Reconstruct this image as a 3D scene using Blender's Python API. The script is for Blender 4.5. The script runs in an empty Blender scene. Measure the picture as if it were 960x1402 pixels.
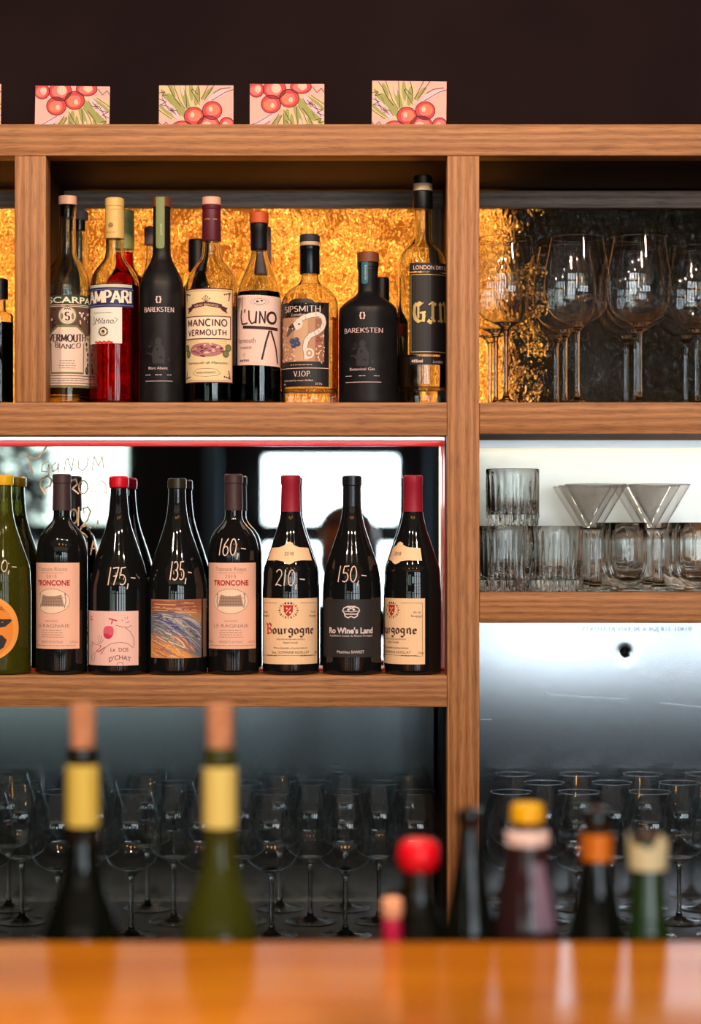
import bpy, bmesh, math, random
from mathutils import Vector, Matrix
random.seed(7)
PI = math.pi
sc = bpy.context.scene
COL = sc.collection
H = 1.45          # camera height
D = 3.0           # camera to the front plane of the shelving
F = 2745.0        # focal length in photo pixels
CX, CY = 480.0, 720.0

# ------------------------------------------------------------ camera, world, light
cam = bpy.data.cameras.new('camera'); camo = bpy.data.objects.new('camera', cam); COL.objects.link(camo)
camo.location = (0, -D, H); camo.rotation_euler = (PI/2, 0, 0)
cam.sensor_fit = 'HORIZONTAL'; cam.sensor_width = 36; cam.lens = 36*F/960
cam.shift_y = 19/960; cam.clip_start = .05; cam.clip_end = 60
cam.dof.use_dof = True; cam.dof.focus_distance = 3.05; cam.dof.aperture_fstop = 3.5
sc.camera = camo
w = bpy.data.worlds.new('world'); sc.world = w; w.use_nodes = True
w.node_tree.nodes['Background'].inputs[0].default_value = (.55, .62, .75, 1)
w.node_tree.nodes['Background'].inputs[1].default_value = .6
sc.view_settings.view_transform = 'Standard'; sc.view_settings.look = 'None'
sc.view_settings.exposure = 0.0; sc.view_settings.gamma = 1.0
sc.view_settings.use_curve_mapping = False
cy = sc.cycles
cy.max_bounces = 28; cy.transmission_bounces = 26; cy.glossy_bounces = 12; cy.diffuse_bounces = 3
cy.transparent_max_bounces = 60; cy.sample_clamp_indirect = 6; cy.caustics_reflective = False; cy.caustics_refractive = False
cy.use_denoising = True; cy.blur_glossy = .3

def area(name, loc, target, size, power, color):
    l = bpy.data.lights.new(name, 'AREA'); l.shape = 'RECTANGLE'; l.size, l.size_y = size
    l.energy = power; l.color = color
    o = bpy.data.objects.new(name, l); COL.objects.link(o); o.location = loc
    o.rotation_euler = (Vector(target)-Vector(loc)).to_track_quat('-Z', 'Y').to_euler()
    return o
area('added_fill_warm', (0, -3.1, 3.22), (0, -2.6, 0), (7.5, 4.6), 18, (1, .74, .52))  # broad warm fill added overhead, not a lamp of the room
area('added_fill_far', (0, -6.4, 3.22), (0, -5.2, 0), (8.0, 1.8), 28, (1, .86, .74))  # dim fill added over the far part of the room
PEND = [(-.62, -2.05, 2.32), (0.02, -2.05, 2.32), (.66, -2.05, 2.32)]      # bulbs of the three pendant lamps over the bar
for q in ((-1.15, -2.1, 3.1), (-.05, -2.3, 3.1), (1.1, -2.1, 3.1)):      # small spots added to light the shelves, no fixtures there
    l_ = bpy.data.lights.new('added_spot', 'SPOT'); l_.energy = 128; l_.color = (1, .72, .50); l_.shadow_soft_size = .03
    l_.spot_size = math.radians(95); l_.spot_blend = .8
    o_ = bpy.data.objects.new('added_spot', l_); COL.objects.link(o_); o_.location = q
    o_.rotation_euler = (Vector((q[0]*.35, -.35, 1.25))-Vector(q)).to_track_quat('-Z', 'Y').to_euler()

# ------------------------------------------------------------ helpers
def X(px, dep): return (px-CX)*(D+dep)/F
def Z(py, dep): return H+(CY-py)*(D+dep)/F
def S(dep): return F/(D+dep)

def setp(o, label=None, cat=None, group=None, kind=None):
    if label: o['label'] = label
    if cat: o['category'] = cat
    if group: o['group'] = group
    if kind: o['kind'] = kind
    return o
def empty(name, loc, label, cat, group=None):
    o = bpy.data.objects.new(name, None); COL.objects.link(o); o.location = loc; o.empty_display_size = .05
    return setp(o, label, cat, group)
def link(name, me, parent=None, loc=None):
    o = bpy.data.objects.new(name, me); COL.objects.link(o)
    if parent: o.parent = parent
    if loc: o.location = loc
    return o
def finish(name, bm, mats, parent=None, loc=None, smooth=True, angle=35):
    me = bpy.data.meshes.new(name); bm.to_mesh(me); bm.free()
    for m in (mats if isinstance(mats, (list, tuple)) else [mats]): me.materials.append(m)
    if smooth:
        me.shade_smooth(); me.set_sharp_from_angle(angle=math.radians(angle))
    return link(name, me, parent, loc)
def box_bm(x0, x1, y0, y1, z0, z1, bev=0, bm=None):
    own = bm is None
    bm = bm or bmesh.new()
    r = bmesh.ops.create_cube(bm, size=1, matrix=Matrix.Translation(((x0+x1)/2, (y0+y1)/2, (z0+z1)/2)) @ Matrix.Diagonal((x1-x0, y1-y0, z1-z0, 1)))
    if bev:
        es = list({e for v in r['verts'] for e in v.link_edges})
        bmesh.ops.bevel(bm, geom=es, offset=bev, segments=2, affect='EDGES', profile=.5)
    return bm
def box(name, x0, x1, y0, y1, z0, z1, mat, parent=None, bev=0):
    return finish(name, box_bm(x0, x1, y0, y1, z0, z1, bev), mat, parent)
def lathe_bm(prof, seg=48, flute=None, bm=None, cap=True):
    bm = bm or bmesh.new()
    rings = []
    for r, z in prof:
        if r < 1e-5:
            rings.append([bm.verts.new((0, 0, z))]); continue
        ring = []
        for i in range(seg):
            a = 2*PI*i/seg; rr = r
            if flute and flute[1] < z < flute[2]:
                t = min(1, (z-flute[1])/.006, (flute[2]-z)/.004)
                rr = r*(1-flute[3]*t*(.5-.5*math.cos(a*flute[0])))
            ring.append(bm.verts.new((rr*math.cos(a), rr*math.sin(a), z)))
        rings.append(ring)
    for a, b in zip(rings, rings[1:]):
        if len(a) == 1 and len(b) == 1: continue
        for i in range(seg):
            j = (i+1) % seg
            if len(a) == 1: bm.faces.new((a[0], b[j], b[i]))
            elif len(b) == 1: bm.faces.new((a[i], a[j], b[0]))
            else: bm.faces.new((a[i], a[j], b[j], b[i]))
    if cap:
        if len(rings[0]) > 1: bm.faces.new(rings[0][::-1])
        if len(rings[-1]) > 1: bm.faces.new(rings[-1])
    return bm
def mono(pts, n=5):
    """monotone cubic through (z, r) points, z increasing"""
    zs = [p[0] for p in pts]; rs = [p[1] for p in pts]; m = len(pts)
    d = [(rs[i+1]-rs[i])/(zs[i+1]-zs[i]) for i in range(m-1)]
    t = [d[0]]+[0 if d[i-1]*d[i] <= 0 else 2*d[i-1]*d[i]/(d[i-1]+d[i]) for i in range(1, m-1)]+[d[-1]]
    out = []
    for i in range(m-1):
        h = zs[i+1]-zs[i]; k = 1 if (h < .0012 or abs(rs[i+1]-rs[i]) < 1e-6) else n
        for q in range(k):
            s = q/k
            r = (2*s**3-3*s**2+1)*rs[i]+(s**3-2*s**2+s)*h*t[i]+(-2*s**3+3*s**2)*rs[i+1]+(s**3-s**2)*h*t[i+1]
            out.append((zs[i]+s*h, r))
    out.append((zs[-1], rs[-1]))
    return out
def copy_thing(o, loc, label=None, group=None):
    r = o.copy(); COL.objects.link(r); r.location = loc
    if label: r['label'] = label
    if group: r['group'] = group
    for ch in list(o.children):
        c = ch.copy(); COL.objects.link(c); c.parent = r
        for g in list(ch.children):
            e = g.copy(); COL.objects.link(e); e.parent = c
    return r

# ------------------------------------------------------------ materials
MATS = {}
def sr(r, g, b):
    f = lambda c: (c/255/12.92) if c/255 <= .04045 else ((c/255+.055)/1.055)**2.4
    return (f(r), f(g), f(b))
def P(name, col, rough=.5, metal=0, trans=0, ior=1.45, emit=None, es=0, coat=0, spec=.5):
    if name in MATS: return MATS[name]
    m = bpy.data.materials.new(name); m.use_nodes = True; b = m.node_tree.nodes['Principled BSDF']
    b.inputs['Base Color'].default_value = (*col, 1); b.inputs['Roughness'].default_value = rough
    b.inputs['Metallic'].default_value = metal; b.inputs['Transmission Weight'].default_value = trans
    b.inputs['IOR'].default_value = ior; b.inputs['Coat Weight'].default_value = coat
    b.inputs['Specular IOR Level'].default_value = spec
    if emit:
        b.inputs['Emission Color'].default_value = (*emit, 1); b.inputs['Emission Strength'].default_value = es
    MATS[name] = m
    return m
def nodes(m): return m.node_tree.nodes, m.node_tree.links, m.node_tree.nodes['Principled BSDF']
def oak(axis, tint=1.0, name=None):
    m = P(name or 'oak_'+axis, (.4, .2, .09), .52)
    n, l, b = nodes(m)
    tc = n.new('ShaderNodeTexCoord'); mp = n.new('ShaderNodeMapping')
    sc_ = {'x': (1.6, 30, 30), 'z': (30, 30, 1.6)}[axis]
    mp.inputs['Scale'].default_value = sc_
    l.new(tc.outputs['Object'], mp.inputs[0])
    n1 = n.new('ShaderNodeTexNoise'); n1.inputs['Scale'].default_value = 2.2; n1.inputs['Detail'].default_value = 4; n1.inputs['Distortion'].default_value = 1.2
    n2 = n.new('ShaderNodeTexNoise'); n2.inputs['Scale'].default_value = 14; n2.inputs['Detail'].default_value = 6; n2.inputs['Roughness'].default_value = .7
    wv = n.new('ShaderNodeTexWave'); wv.inputs['Scale'].default_value = .9; wv.inputs['Distortion'].default_value = 7; wv.inputs['Detail'].default_value = 3; wv.inputs['Detail Scale'].default_value = .8
    wv.bands_direction = 'Z' if axis == 'x' else 'X'
    for q in (n1, n2, wv): l.new(mp.outputs[0], q.inputs[0])
    a = n.new('ShaderNodeMix'); a.data_type = 'RGBA'; a.inputs[0].default_value = .45
    l.new(n1.outputs[0], a.inputs[6]); l.new(wv.outputs[0], a.inputs[7])
    rp = n.new('ShaderNodeValToRGB'); cr = rp.color_ramp
    cr.elements[0].position = .25; cr.elements[0].color = (.28*tint, .113*tint, .038*tint, 1)
    cr.elements[1].position = .75; cr.elements[1].color = (.45*tint, .206*tint, .076*tint, 1)
    l.new(a.outputs[2], rp.inputs[0])
    r2 = n.new('ShaderNodeValToRGB'); r2.color_ramp.elements[0].position = .36; r2.color_ramp.elements[0].color = (.55, .5, .45, 1)
    r2.color_ramp.elements[1].position = .52; r2.color_ramp.elements[1].color = (1, 1, 1, 1)
    l.new(n2.outputs[0], r2.inputs[0])
    mx = n.new('ShaderNodeMix'); mx.data_type = 'RGBA'; mx.blend_type = 'MULTIPLY'; mx.inputs[0].default_value = .95
    l.new(rp.outputs[0], mx.inputs[6]); l.new(r2.outputs[0], mx.inputs[7]); l.new(mx.outputs[2], b.inputs['Base Color'])
    bp = n.new('ShaderNodeBump'); bp.inputs['Strength'].default_value = .35; bp.inputs['Distance'].default_value = .001
    l.new(n2.outputs[0], bp.inputs['Height']); l.new(bp.outputs[0], b.inputs['Normal'])
    return m
def noisy(m, c0, c1, scale, stretch=(1, 1, 1), bump=0, lo=.35, hi=.65, detail=4):
    n, l, b = nodes(m)
    tc = n.new('ShaderNodeTexCoord'); mp = n.new('ShaderNodeMapping'); mp.inputs['Scale'].default_value = stretch
    q = n.new('ShaderNodeTexNoise'); q.inputs['Scale'].default_value = scale; q.inputs['Detail'].default_value = detail
    rp = n.new('ShaderNodeValToRGB'); rp.color_ramp.elements[0].position = lo; rp.color_ramp.elements[0].color = (*c0, 1)
    rp.color_ramp.elements[1].position = hi; rp.color_ramp.elements[1].color = (*c1, 1)
    l.new(tc.outputs['Object'], mp.inputs[0]); l.new(mp.outputs[0], q.inputs[0]); l.new(q.outputs[0], rp.inputs[0]); l.new(rp.outputs[0], b.inputs['Base Color'])
    if bump:
        bp = n.new('ShaderNodeBump'); bp.inputs['Strength'].default_value = bump; bp.inputs['Distance'].default_value = .001
        l.new(q.outputs[0], bp.inputs['Height']); l.new(bp.outputs[0], b.inputs['Normal'])
    return m
OAKX, OAKZ = oak('x'), oak('z')
OAKG = oak('x', .95, 'oak_grey'); OAKGZ = oak('z', .8, 'oak_grey_upright')
def grey_it(m):
    n, l, b = nodes(m)
    hs = n.new('ShaderNodeHueSaturation'); hs.inputs['Saturation'].default_value = .55
    src = b.inputs['Base Color'].links[0].from_socket; l.new(src, hs.inputs['Color']); l.new(hs.outputs[0], b.inputs['Base Color'])
grey_it(OAKG); grey_it(OAKGZ)
STAIN = noisy(P('dark_stained_board', (.02, .012, .008), .6, spec=.15), (.011, .006, .0035), (.022, .012, .007), 6, (1, 12, 12), .2)
WALLD = noisy(P('dark_wall_paint', (.02, .012, .012), .8, spec=.1), (.0125, .0062, .0070), (.018, .0092, .0098), 4, (1, 1, 1), .1)
def glass(name, col, rough=0.0, ior=1.45):
    if name in MATS: return MATS[name]
    m = bpy.data.materials.new(name); m.use_nodes = True; n = m.node_tree.nodes; n.clear()
    g = n.new('ShaderNodeBsdfGlass'); g.inputs['Color'].default_value = (*col, 1); g.inputs['Roughness'].default_value = rough; g.inputs['IOR'].default_value = ior
    o = n.new('ShaderNodeOutputMaterial'); m.node_tree.links.new(g.outputs[0], o.inputs[0]); MATS[name] = m
    return m
def thin_glass(name, tint=(.97, .98, .98), edge=(.6, .62, .62), refl=1.0):
    """wall of a glass too thin to bend the light: passes it on, reflects more at grazing angles"""
    m = bpy.data.materials.new(name); m.use_nodes = True; n = m.node_tree.nodes; l = m.node_tree.links; n.clear()
    t = n.new('ShaderNodeBsdfTransparent'); g = n.new('ShaderNodeBsdfGlossy'); g.inputs['Roughness'].default_value = .02
    lw = n.new('ShaderNodeLayerWeight'); lw.inputs['Blend'].default_value = .5
    rp = n.new('ShaderNodeValToRGB'); rp.color_ramp.elements[0].position = .70; rp.color_ramp.elements[0].color = (*tint, 1)
    rp.color_ramp.elements[1].position = 1; rp.color_ramp.elements[1].color = (*edge, 1)
    l.new(lw.outputs['Facing'], rp.inputs[0]); l.new(rp.outputs[0], t.inputs[0])
    lf = n.new('ShaderNodeLayerWeight'); lf.inputs['Blend'].default_value = .5
    pw = n.new('ShaderNodeMath'); pw.operation = 'POWER'; pw.inputs[1].default_value = 4.5
    mu = n.new('ShaderNodeMath'); mu.operation = 'MULTIPLY_ADD'; mu.inputs[1].default_value = .85*refl; mu.inputs[2].default_value = .075*refl; mu.use_clamp = True
    l.new(lf.outputs['Facing'], pw.inputs[0]); l.new(pw.outputs[0], mu.inputs[0])
    mx = n.new('ShaderNodeMixShader'); l.new(mu.outputs[0], mx.inputs[0]); l.new(t.outputs[0], mx.inputs[1]); l.new(g.outputs[0], mx.inputs[2])
    o = n.new('ShaderNodeOutputMaterial'); l.new(mx.outputs[0], o.inputs[0]); MATS[name] = m
    return m
CLEAR = glass('clear_glass', (.98, .985, .98))
CLEARB = glass('bottle_glass', (.93, .95, .93))
THIN = thin_glass('thin_stemware_glass')
LIQ_RED = glass('red_liqueur', (.75, .012, .012), 0, 1.36)
LIQ_CLEAR = glass('clear_spirit', (.97, .96, .93), 0, 1.36)
LIQ_PALE = glass('pale_vermouth', (.95, .85, .6), 0, 1.36)
LIQ_DARK = P('dark_vermouth', (.010, .004, .005), .04)
LIQ_AMBER = glass('amber_spirit', (.75, .35, .1), 0, 1.36)
WINE = P('dark_wine_glass', (.006, .0065, .007), .035, spec=.6)
OLIVE = glass('olive_glass', (.62, .64, .16))
LIQ_WHITE = glass('white_wine', (.82, .8, .25), 0, 1.34)
OLIVED = P('olive_bottle_glass', (.085, .088, .008), .05, trans=.55, ior=1.3)
MATTE = noisy(P('matte_black_coated_glass', (.012, .012, .014), .42, spec=.28), (.006, .006, .0075), (.010, .010, .012), 60, (1, 1, 1), .15)
BROWNG = P('brown_bottle_glass', (.05, .02, .018), .06, spec=.6)
GREENG = P('green_bottle_glass', (.012, .035, .008), .05, spec=.6)
MIRROR = P('mirror_silver', (.86, .9, .9), .0, 1)
MIRROR.node_tree.nodes['Principled BSDF'].inputs['Roughness'].default_value = .012
def flat(name, r, g, b, rough=.6): return P(name, sr(r, g, b), rough)
# ------------------------------------------------------------ strokes and flat print wrapped on bottles
def arc(cx, cy, rx, ry, a0, a1, n=10):
    return [(cx+rx*math.cos(math.radians(a0+(a1-a0)*i/n)), cy+ry*math.sin(math.radians(a0+(a1-a0)*i/n))) for i in range(n+1)]
G = {   # glyph: width, strokes; unit cap height, y up
 'A': (.74, [[(0,0),(.37,1)], [(.37,1),(.74,0)], [(.14,.36),(.6,.36)]]),
 'B': (.6, [[(.06,0),(.06,1)], [(.06,1),(.3,1)]+arc(.3,.76,.22,.24,90,-90)+[(.06,.52)], [(.3,.52)]+arc(.32,.26,.26,.26,90,-90)+[(.06,0)]]),
 'C': (.7, [arc(.4,.5,.38,.5,50,310,16)]),
 'D': (.68, [[(.06,0),(.06,1)], [(.06,1),(.25,1)]+arc(.25,.5,.4,.5,90,-90,14)+[(.06,0)]]),
 'E': (.56, [[(.06,0),(.06,1)], [(.06,1),(.54,1)], [(.06,.52),(.45,.52)], [(.06,0),(.56,0)]]),
 'G': (.74, [arc(.4,.5,.38,.5,50,330,16)+[(.72,.45),(.48,.45)]]),
 'H': (.7, [[(.06,0),(.06,1)], [(.64,0),(.64,1)], [(.06,.5),(.64,.5)]]),
 'I': (.16, [[(.08,0),(.08,1)]]),
 'J': (.4, [[(.3,1),(.3,.2)]+arc(.14,.2,.16,.2,0,-120,8)]),
 'K': (.68, [[(.06,0),(.06,1)], [(.62,1),(.1,.45)], [(.25,.6),(.66,0)]]),
 'L': (.54, [[(.06,1),(.06,0)], [(.06,0),(.54,0)]]),
 'M': (.86, [[(.06,0),(.08,1)], [(.08,1),(.43,.15)], [(.43,.15),(.78,1)], [(.78,1),(.8,0)]]),
 'N': (.74, [[(.06,0),(.06,1)], [(.06,1),(.68,0)], [(.68,0),(.68,1)]]),
 'O': (.82, [arc(.41,.5,.39,.5,90,450,20)]),
 'P': (.58, [[(.06,0),(.06,1)], [(.06,1),(.3,1)]+arc(.3,.74,.25,.26,90,-90)+[(.06,.48)]]),
 'R': (.64, [[(.06,0),(.06,1)], [(.06,1),(.3,1)]+arc(.3,.75,.24,.25,90,-90)+[(.06,.5)], [(.3,.5),(.62,0)]]),
 'S': (.54, [arc(.27,.74,.22,.25,40,240,10)+arc(.27,.26,.24,.26,60,-150,12)]),
 'T': (.64, [[(.32,0),(.32,1)], [(0,1),(.64,1)]]),
 'U': (.7, [[(.06,1),(.06,.3)]+arc(.35,.3,.29,.3,180,360,12)+[(.64,1)]]),
 'V': (.7, [[(0,1),(.35,0)], [(.35,0),(.7,1)]]),
 'W': (1., [[(0,1),(.25,0)], [(.25,0),(.5,.9)], [(.5,.9),(.75,0)], [(.75,0),(1,1)]]),
 '.': (.14, [[(.05,0),(.09,.03)]]),
 "'": (.14, [[(.08,1),(.05,.78)]]),
 '-': (.5, [[(.05,.42),(.45,.38)]]),
 ',': (.2, [[(.1,.1),(.04,-.22)]]),
 '0': (.5, [arc(.27,.5,.22,.48,100,460,16)]),
 '1': (.25, [[(.12,1),(.1,0)]]),
 '2': (.56, [arc(.26,.74,.22,.26,160,-30,10)+[(.08,.04),(.2,.1),(.52,0)]]),
 '3': (.52, [arc(.22,.75,.22,.24,140,-80,10)+arc(.22,.27,.26,.27,85,-140,12)]),
 '5': (.54, [[(.5,1),(.14,.96),(.1,.55)]+arc(.25,.3,.24,.28,110,-130,12)]),
 '6': (.5, [[(.38,1),(.12,.6)]+arc(.26,.27,.2,.27,160,520,14)]),
 '7': (.5, [[(.02,.95),(.48,1),(.2,0)], [(.12,.5),(.42,.55)]]),
 '8': (.5, [arc(.25,.76,.17,.23,270,630,12)+arc(.25,.27,.22,.27,90,450,12)]),
}
_tcache = {}
def text_tris(s, bold=0):
    k = (s, bold)
    if k not in _tcache:
        cu = bpy.data.curves.new('t', 'FONT'); cu.body = s; cu.size = 1; cu.offset = bold; cu.resolution_u = 3; cu.fill_mode = 'FRONT'
        o = bpy.data.objects.new('t', cu); COL.objects.link(o)
        dg = bpy.context.evaluated_depsgraph_get(); me = bpy.data.meshes.new_from_object(o.evaluated_get(dg))
        vs = [(v.co.x, v.co.y) for v in me.vertices]; fs = [tuple(p.vertices) for p in me.polygons]
        bpy.data.objects.remove(o); bpy.data.curves.remove(cu); bpy.data.meshes.remove(me)
        xs = [v[0] for v in vs]; _tcache[k] = (vs, fs, min(xs), max(xs))
    return _tcache[k]
class Print:
    """flat print in photo pixels: a = arc from the label's middle, y = photo row; layers lie .1 mm apart"""
    def __init__(s): s.bm = bmesh.new(); s.mats = []
    def mi(s, m):
        if m not in s.mats: s.mats.append(m)
        return s.mats.index(m)
    def face(s, pts, m, ly):
        vs = [s.bm.verts.new((p[0], -p[1], ly)) for p in pts]
        try: f = s.bm.faces.new(vs)
        except ValueError: return
        f.material_index = s.mi(m)
        if f.normal.z == 0: f.normal_update()
        if f.normal.z < 0: f.normal_flip()
    def poly(s, pts, m, ly=1):
        if len(pts) > 4:
            from mathutils.geometry import tessellate_polygon
            for t in tessellate_polygon([[Vector((p[0], p[1], 0)) for p in pts]]): s.face([pts[i] for i in t], m, ly)
        else: s.face(pts, m, ly)
    def rect(s, a0, y0, a1, y1, m, ly=1): s.face([(a0, y0), (a1, y0), (a1, y1), (a0, y1)], m, ly)
    def frame(s, a0, y0, a1, y1, t, m, ly=1):
        s.rect(a0, y0, a1, y0+t, m, ly); s.rect(a0, y1-t, a1, y1, m, ly); s.rect(a0, y0+t, a0+t, y1-t, m, ly); s.rect(a1-t, y0+t, a1, y1-t, m, ly)
    def disc(s, a, y, rx, ry, m, ly=1, n=20, ang=0):
        c, q = math.cos(ang), math.sin(ang)
        s.poly([(a+rx*math.cos(t)*c-ry*math.sin(t)*q, y+rx*math.cos(t)*q+ry*math.sin(t)*c) for t in [2*PI*i/n for i in range(n)]], m, ly)
    def stroke(s, pts, w, m, ly=1, nib=None, close=False):
        if close: pts = pts+[pts[0]]
        for i, (p, q) in enumerate(zip(pts, pts[1:])):
            dx, dy = q[0]-p[0], q[1]-p[1]; L = math.hypot(dx, dy)
            if L < 1e-6: continue
            h = w/2
            if nib is not None: h = w/2*(nib[0]+(1-nib[0])*abs(math.sin(math.atan2(-dy, dx)-nib[1])))
            nx, ny = -dy/L*h, dx/L*h
            s.face([(p[0]+nx, p[1]+ny), (q[0]+nx, q[1]+ny), (q[0]-nx, q[1]-ny), (p[0]-nx, p[1]-ny)], m, ly)
            if i: s.poly([(p[0]+h*math.cos(t), p[1]+h*math.sin(t)) for t in [PI/3*k for k in range(6)]], m, ly)
    def glyphs(s, txt, a, y, h, m, ly=2, w=None, thick=.16, nib=None, serif=0, gap=.14, width=None, slant=0, curve=0, align='c'):
        """stroke lettering; y = baseline row"""
        xs = []; x = 0
        for ch in txt:
            xs.append(x); x += (G[ch][0] if ch != ' ' else .35)+gap
        tot = x-gap; k = (width/h/tot) if width else 1
        a0 = a-tot*k*h/2 if align == 'c' else a
        def T(p, x0):
            px = a0+(x0+p[0])*k*h+slant*p[1]*h
            t = (px-a)/(tot*k*h/2) if tot else 0
            return (px, y-p[1]*h+curve*t*t)
        for ch, x0 in zip(txt, xs):
            if ch == ' ': continue
            for st in G[ch][1]:
                P_ = [T(p, x0) for p in st]
                s.stroke(P_, thick*h, m, ly, nib)
                if serif:
                    for e, f in ((st[0], st[1]), (st[-1], st[-2])):
                        if abs(e[1]-f[1]) > abs(e[0]-f[0]) and (e[1] < .02 or e[1] > .98):
                            q = T(e, x0); hw = serif*h; th = thick*h*.42
                            yy = q[1]+(th/2 if e[1] > .5 else -th/2)
                            s.rect(q[0]-hw, yy-th/2, q[0]+hw, yy+th/2, m, ly)
    def text(s, txt, a, y, h, m, ly=2, width=None, bold=0, slant=0, curve=0, rot=0):
        """built-in sans lettering; centred at a, baseline row y, cap height h"""
        vs, fs, x0, x1 = text_tris(txt, bold)
        size = h/.73; k = (width/(x1-x0)) if width else size
        c, q = math.cos(rot), math.sin(rot)
        def T(v):
            dx = (v[0]-(x0+x1)/2)*k+slant*v[1]*size; dy = -v[1]*size
            t = dx/max(1e-6, (x1-x0)*k/2)
            return (a+dx*c-dy*q, y+dx*q+dy*c+curve*t*t)
        W = [s.bm.verts.new((*[f(T(v)) for f in (lambda p: p[0], lambda p: -p[1])], ly)) for v in vs]
        mi = s.mi(m)
        for f in fs:
            try: F_ = s.bm.faces.new([W[i] for i in f])
            except ValueError: continue
            F_.material_index = mi
            F_.normal_update()
            if F_.normal.z < 0: F_.normal_flip()
    def lines(s, a, y, w, rows, m, ly=2, step=4, th=.9):
        """rows of small unreadable print: short broken word marks"""
        rnd = random.Random(int(abs(a*7+y*13)+w*3))
        for r in range(rows):
            ww = w*rnd.uniform(.75, 1); x = a-ww/2
            while x < a+ww/2:
                L = rnd.uniform(2.0, 5.5); s.rect(x, y+r*step, min(x+L, a+ww/2), y+r*step+th, m, ly); x += L+1.1
    def cut(s, step, vstep=None):
        bm = s.bm
        def sl(ax, st):
            vals = [v.co[ax] for v in bm.verts]
            k = math.ceil(min(vals)/st)
            while k*st < max(vals):
                co = [0, 0, 0]; no = [0, 0, 0]; co[ax] = k*st+.013; no[ax] = 1
                bmesh.ops.bisect_plane(bm, geom=list(bm.verts)+list(bm.edges)+list(bm.faces), plane_co=co, plane_no=no)
                k += 1
        if step: sl(0, step)
        if vstep: sl(1, vstep)
    def clip(s, a0, y0, a1, y1):
        for co, no in (((a0, 0, 0), (-1, 0, 0)), ((a1, 0, 0), (1, 0, 0)), ((0, -y0, 0), (0, 1, 0)), ((0, -y1, 0), (0, -1, 0))):
            bmesh.ops.bisect_plane(s.bm, geom=list(s.bm.verts)+list(s.bm.edges)+list(s.bm.faces), plane_co=co, plane_no=no, clear_outer=True)
    def wrap(s, name, bt, rot, parent, vstep=None, base=.0002, lay=.00012, step=None):
        if name in ('lettering', 'artwork', 'ornament', 'crest', 'emblem') and bt.last: parent = bt.last
        if not s.bm.faces: s.bm.free(); return None
        s.cut(step or bt.R/7, vstep)
        for v in s.bm.verts:
            z = Z(-v.co.y, bt.dep)-bt.zb
            r = bt.rad(z)+base+lay*v.co.z
            th = v.co.x/bt.R+rot
            v.co = Vector((r*math.sin(th), -r*math.cos(th), z))
        s.bm.normal_update()
        o = finish(name, s.bm, s.mats, parent, smooth=False)
        if name in ('label', 'brand_band'): bt.last = o
        return o

class Bottle:
    def __init__(b, name, label, cat, cx, dep, zb, prof, mat, group=None, hollow=False, liquid=None, wall=.0022, thickbase=.004, R=None, seg=56, part='glass_body'):
        b.dep, b.zb, b.cx = dep, zb, cx; b.last = None
        s = S(dep); b.s = s
        b.x = X(cx, dep)
        b.root = empty(name, (b.x, dep, zb), label, cat, group)
        pts = sorted([(Z(y, dep)-zb, hw/s) for y, hw in prof])
        b.R = R or max(hw for y, hw in prof)
        rb = pts[0][1]
        pts = [p for p in pts if p[0] > .008]
        pts = [(0.0, rb*.9), (.001, rb*.955), (.0035, rb*.99), (.007, rb)]+pts
        b.pp = mono(pts)
        prof_o = [(r, z) for z, r in b.pp]
        bm = bmesh.new()
        if hollow:
            inner = [(b.rad(thickbase+.005)-wall, thickbase+.005)]+[(max(r-wall, .0012), z) for r, z in prof_o if z > thickbase+.0055]
            zi = thickbase
            full = [(0, .003), (prof_o[0][0]*.6, .0015)]+prof_o+[inner[-1]]+inner[::-1]+[(inner[0][0]*.9, zi+.001), (0, zi)]
            lathe_bm(full, seg, bm=bm, cap=False)
        else:
            lathe_bm([(0, .003), (prof_o[0][0]*.6, .0015)]+prof_o+[(0, prof_o[-1][1])], seg, bm=bm, cap=False)
        bmesh.ops.recalc_face_normals(bm, faces=bm.faces)
        b.body = finish(part, bm, mat, b.root, angle=40)
        if liquid:
            yl, lm = liquid; zt = Z(yl, dep)-zb
            L = [(b.rad(thickbase+.005)-wall+.00025, thickbase+.005)]+[(max(r-wall+.00025, .001), z) for r, z in prof_o if thickbase+.0055 < z < zt]
            L = [(0, thickbase-.0002), (L[0][0]*.9, thickbase+.0008)]+L+[(max(b.rad(zt)-wall+.00025, .001), zt), (0, zt)]
            bm = lathe_bm(L, seg, cap=False); bmesh.ops.recalc_face_normals(bm, faces=bm.faces)
            finish('liquid', bm, lm, b.root)
    def rad(b, z):
        p = b.pp
        if z <= p[0][0]: return p[0][1]
        for (z0, r0), (z1, r1) in zip(p, p[1:]):
            if z <= z1: return r0+(r1-r0)*(z-z0)/max(1e-9, z1-z0)
        return p[-1][1]
    def cap(b, name, pts, mat, parent=None, knurl=0, label=None):
        """closed turned piece from (photo row, half width) points, top to bottom"""
        q = sorted([(Z(y, b.dep)-b.zb, hw/b.s) for y, hw in pts])
        (z0, r0), (z1, r1) = q[0], q[-1]
        q = [(0, z0), (r0*.97, z0)]+[(r, z) for z, r in [(z0+.0004, r0)]+q[1:-1]+[(z1-.0010, r1)]]+[(r1*.93, z1), (0, z1)]
        bm = lathe_bm(q, 40 if not knurl else knurl*2, cap=False, flute=(knurl, z0, z1, .05) if knurl else None)
        bmesh.ops.recalc_face_normals(bm, faces=bm.faces)
        o = finish(name, bm, mat, parent or b.root, angle=30)
        if label: o['label'] = label
        return o
    def label(b, outline, mat, rot, name='label', vstep=None, label=None):
        p = Print(); p.poly(outline, mat, 0)
        o = p.wrap(name, b, rot, b.root, vstep)
        if label: o['label'] = label
        return o
def rc(a, y0, y1): return [(-a, y0), (a, y0), (a, y1), (-a, y1)]
INKW = flat('white_paint', 235, 205, 190, .5)
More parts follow.
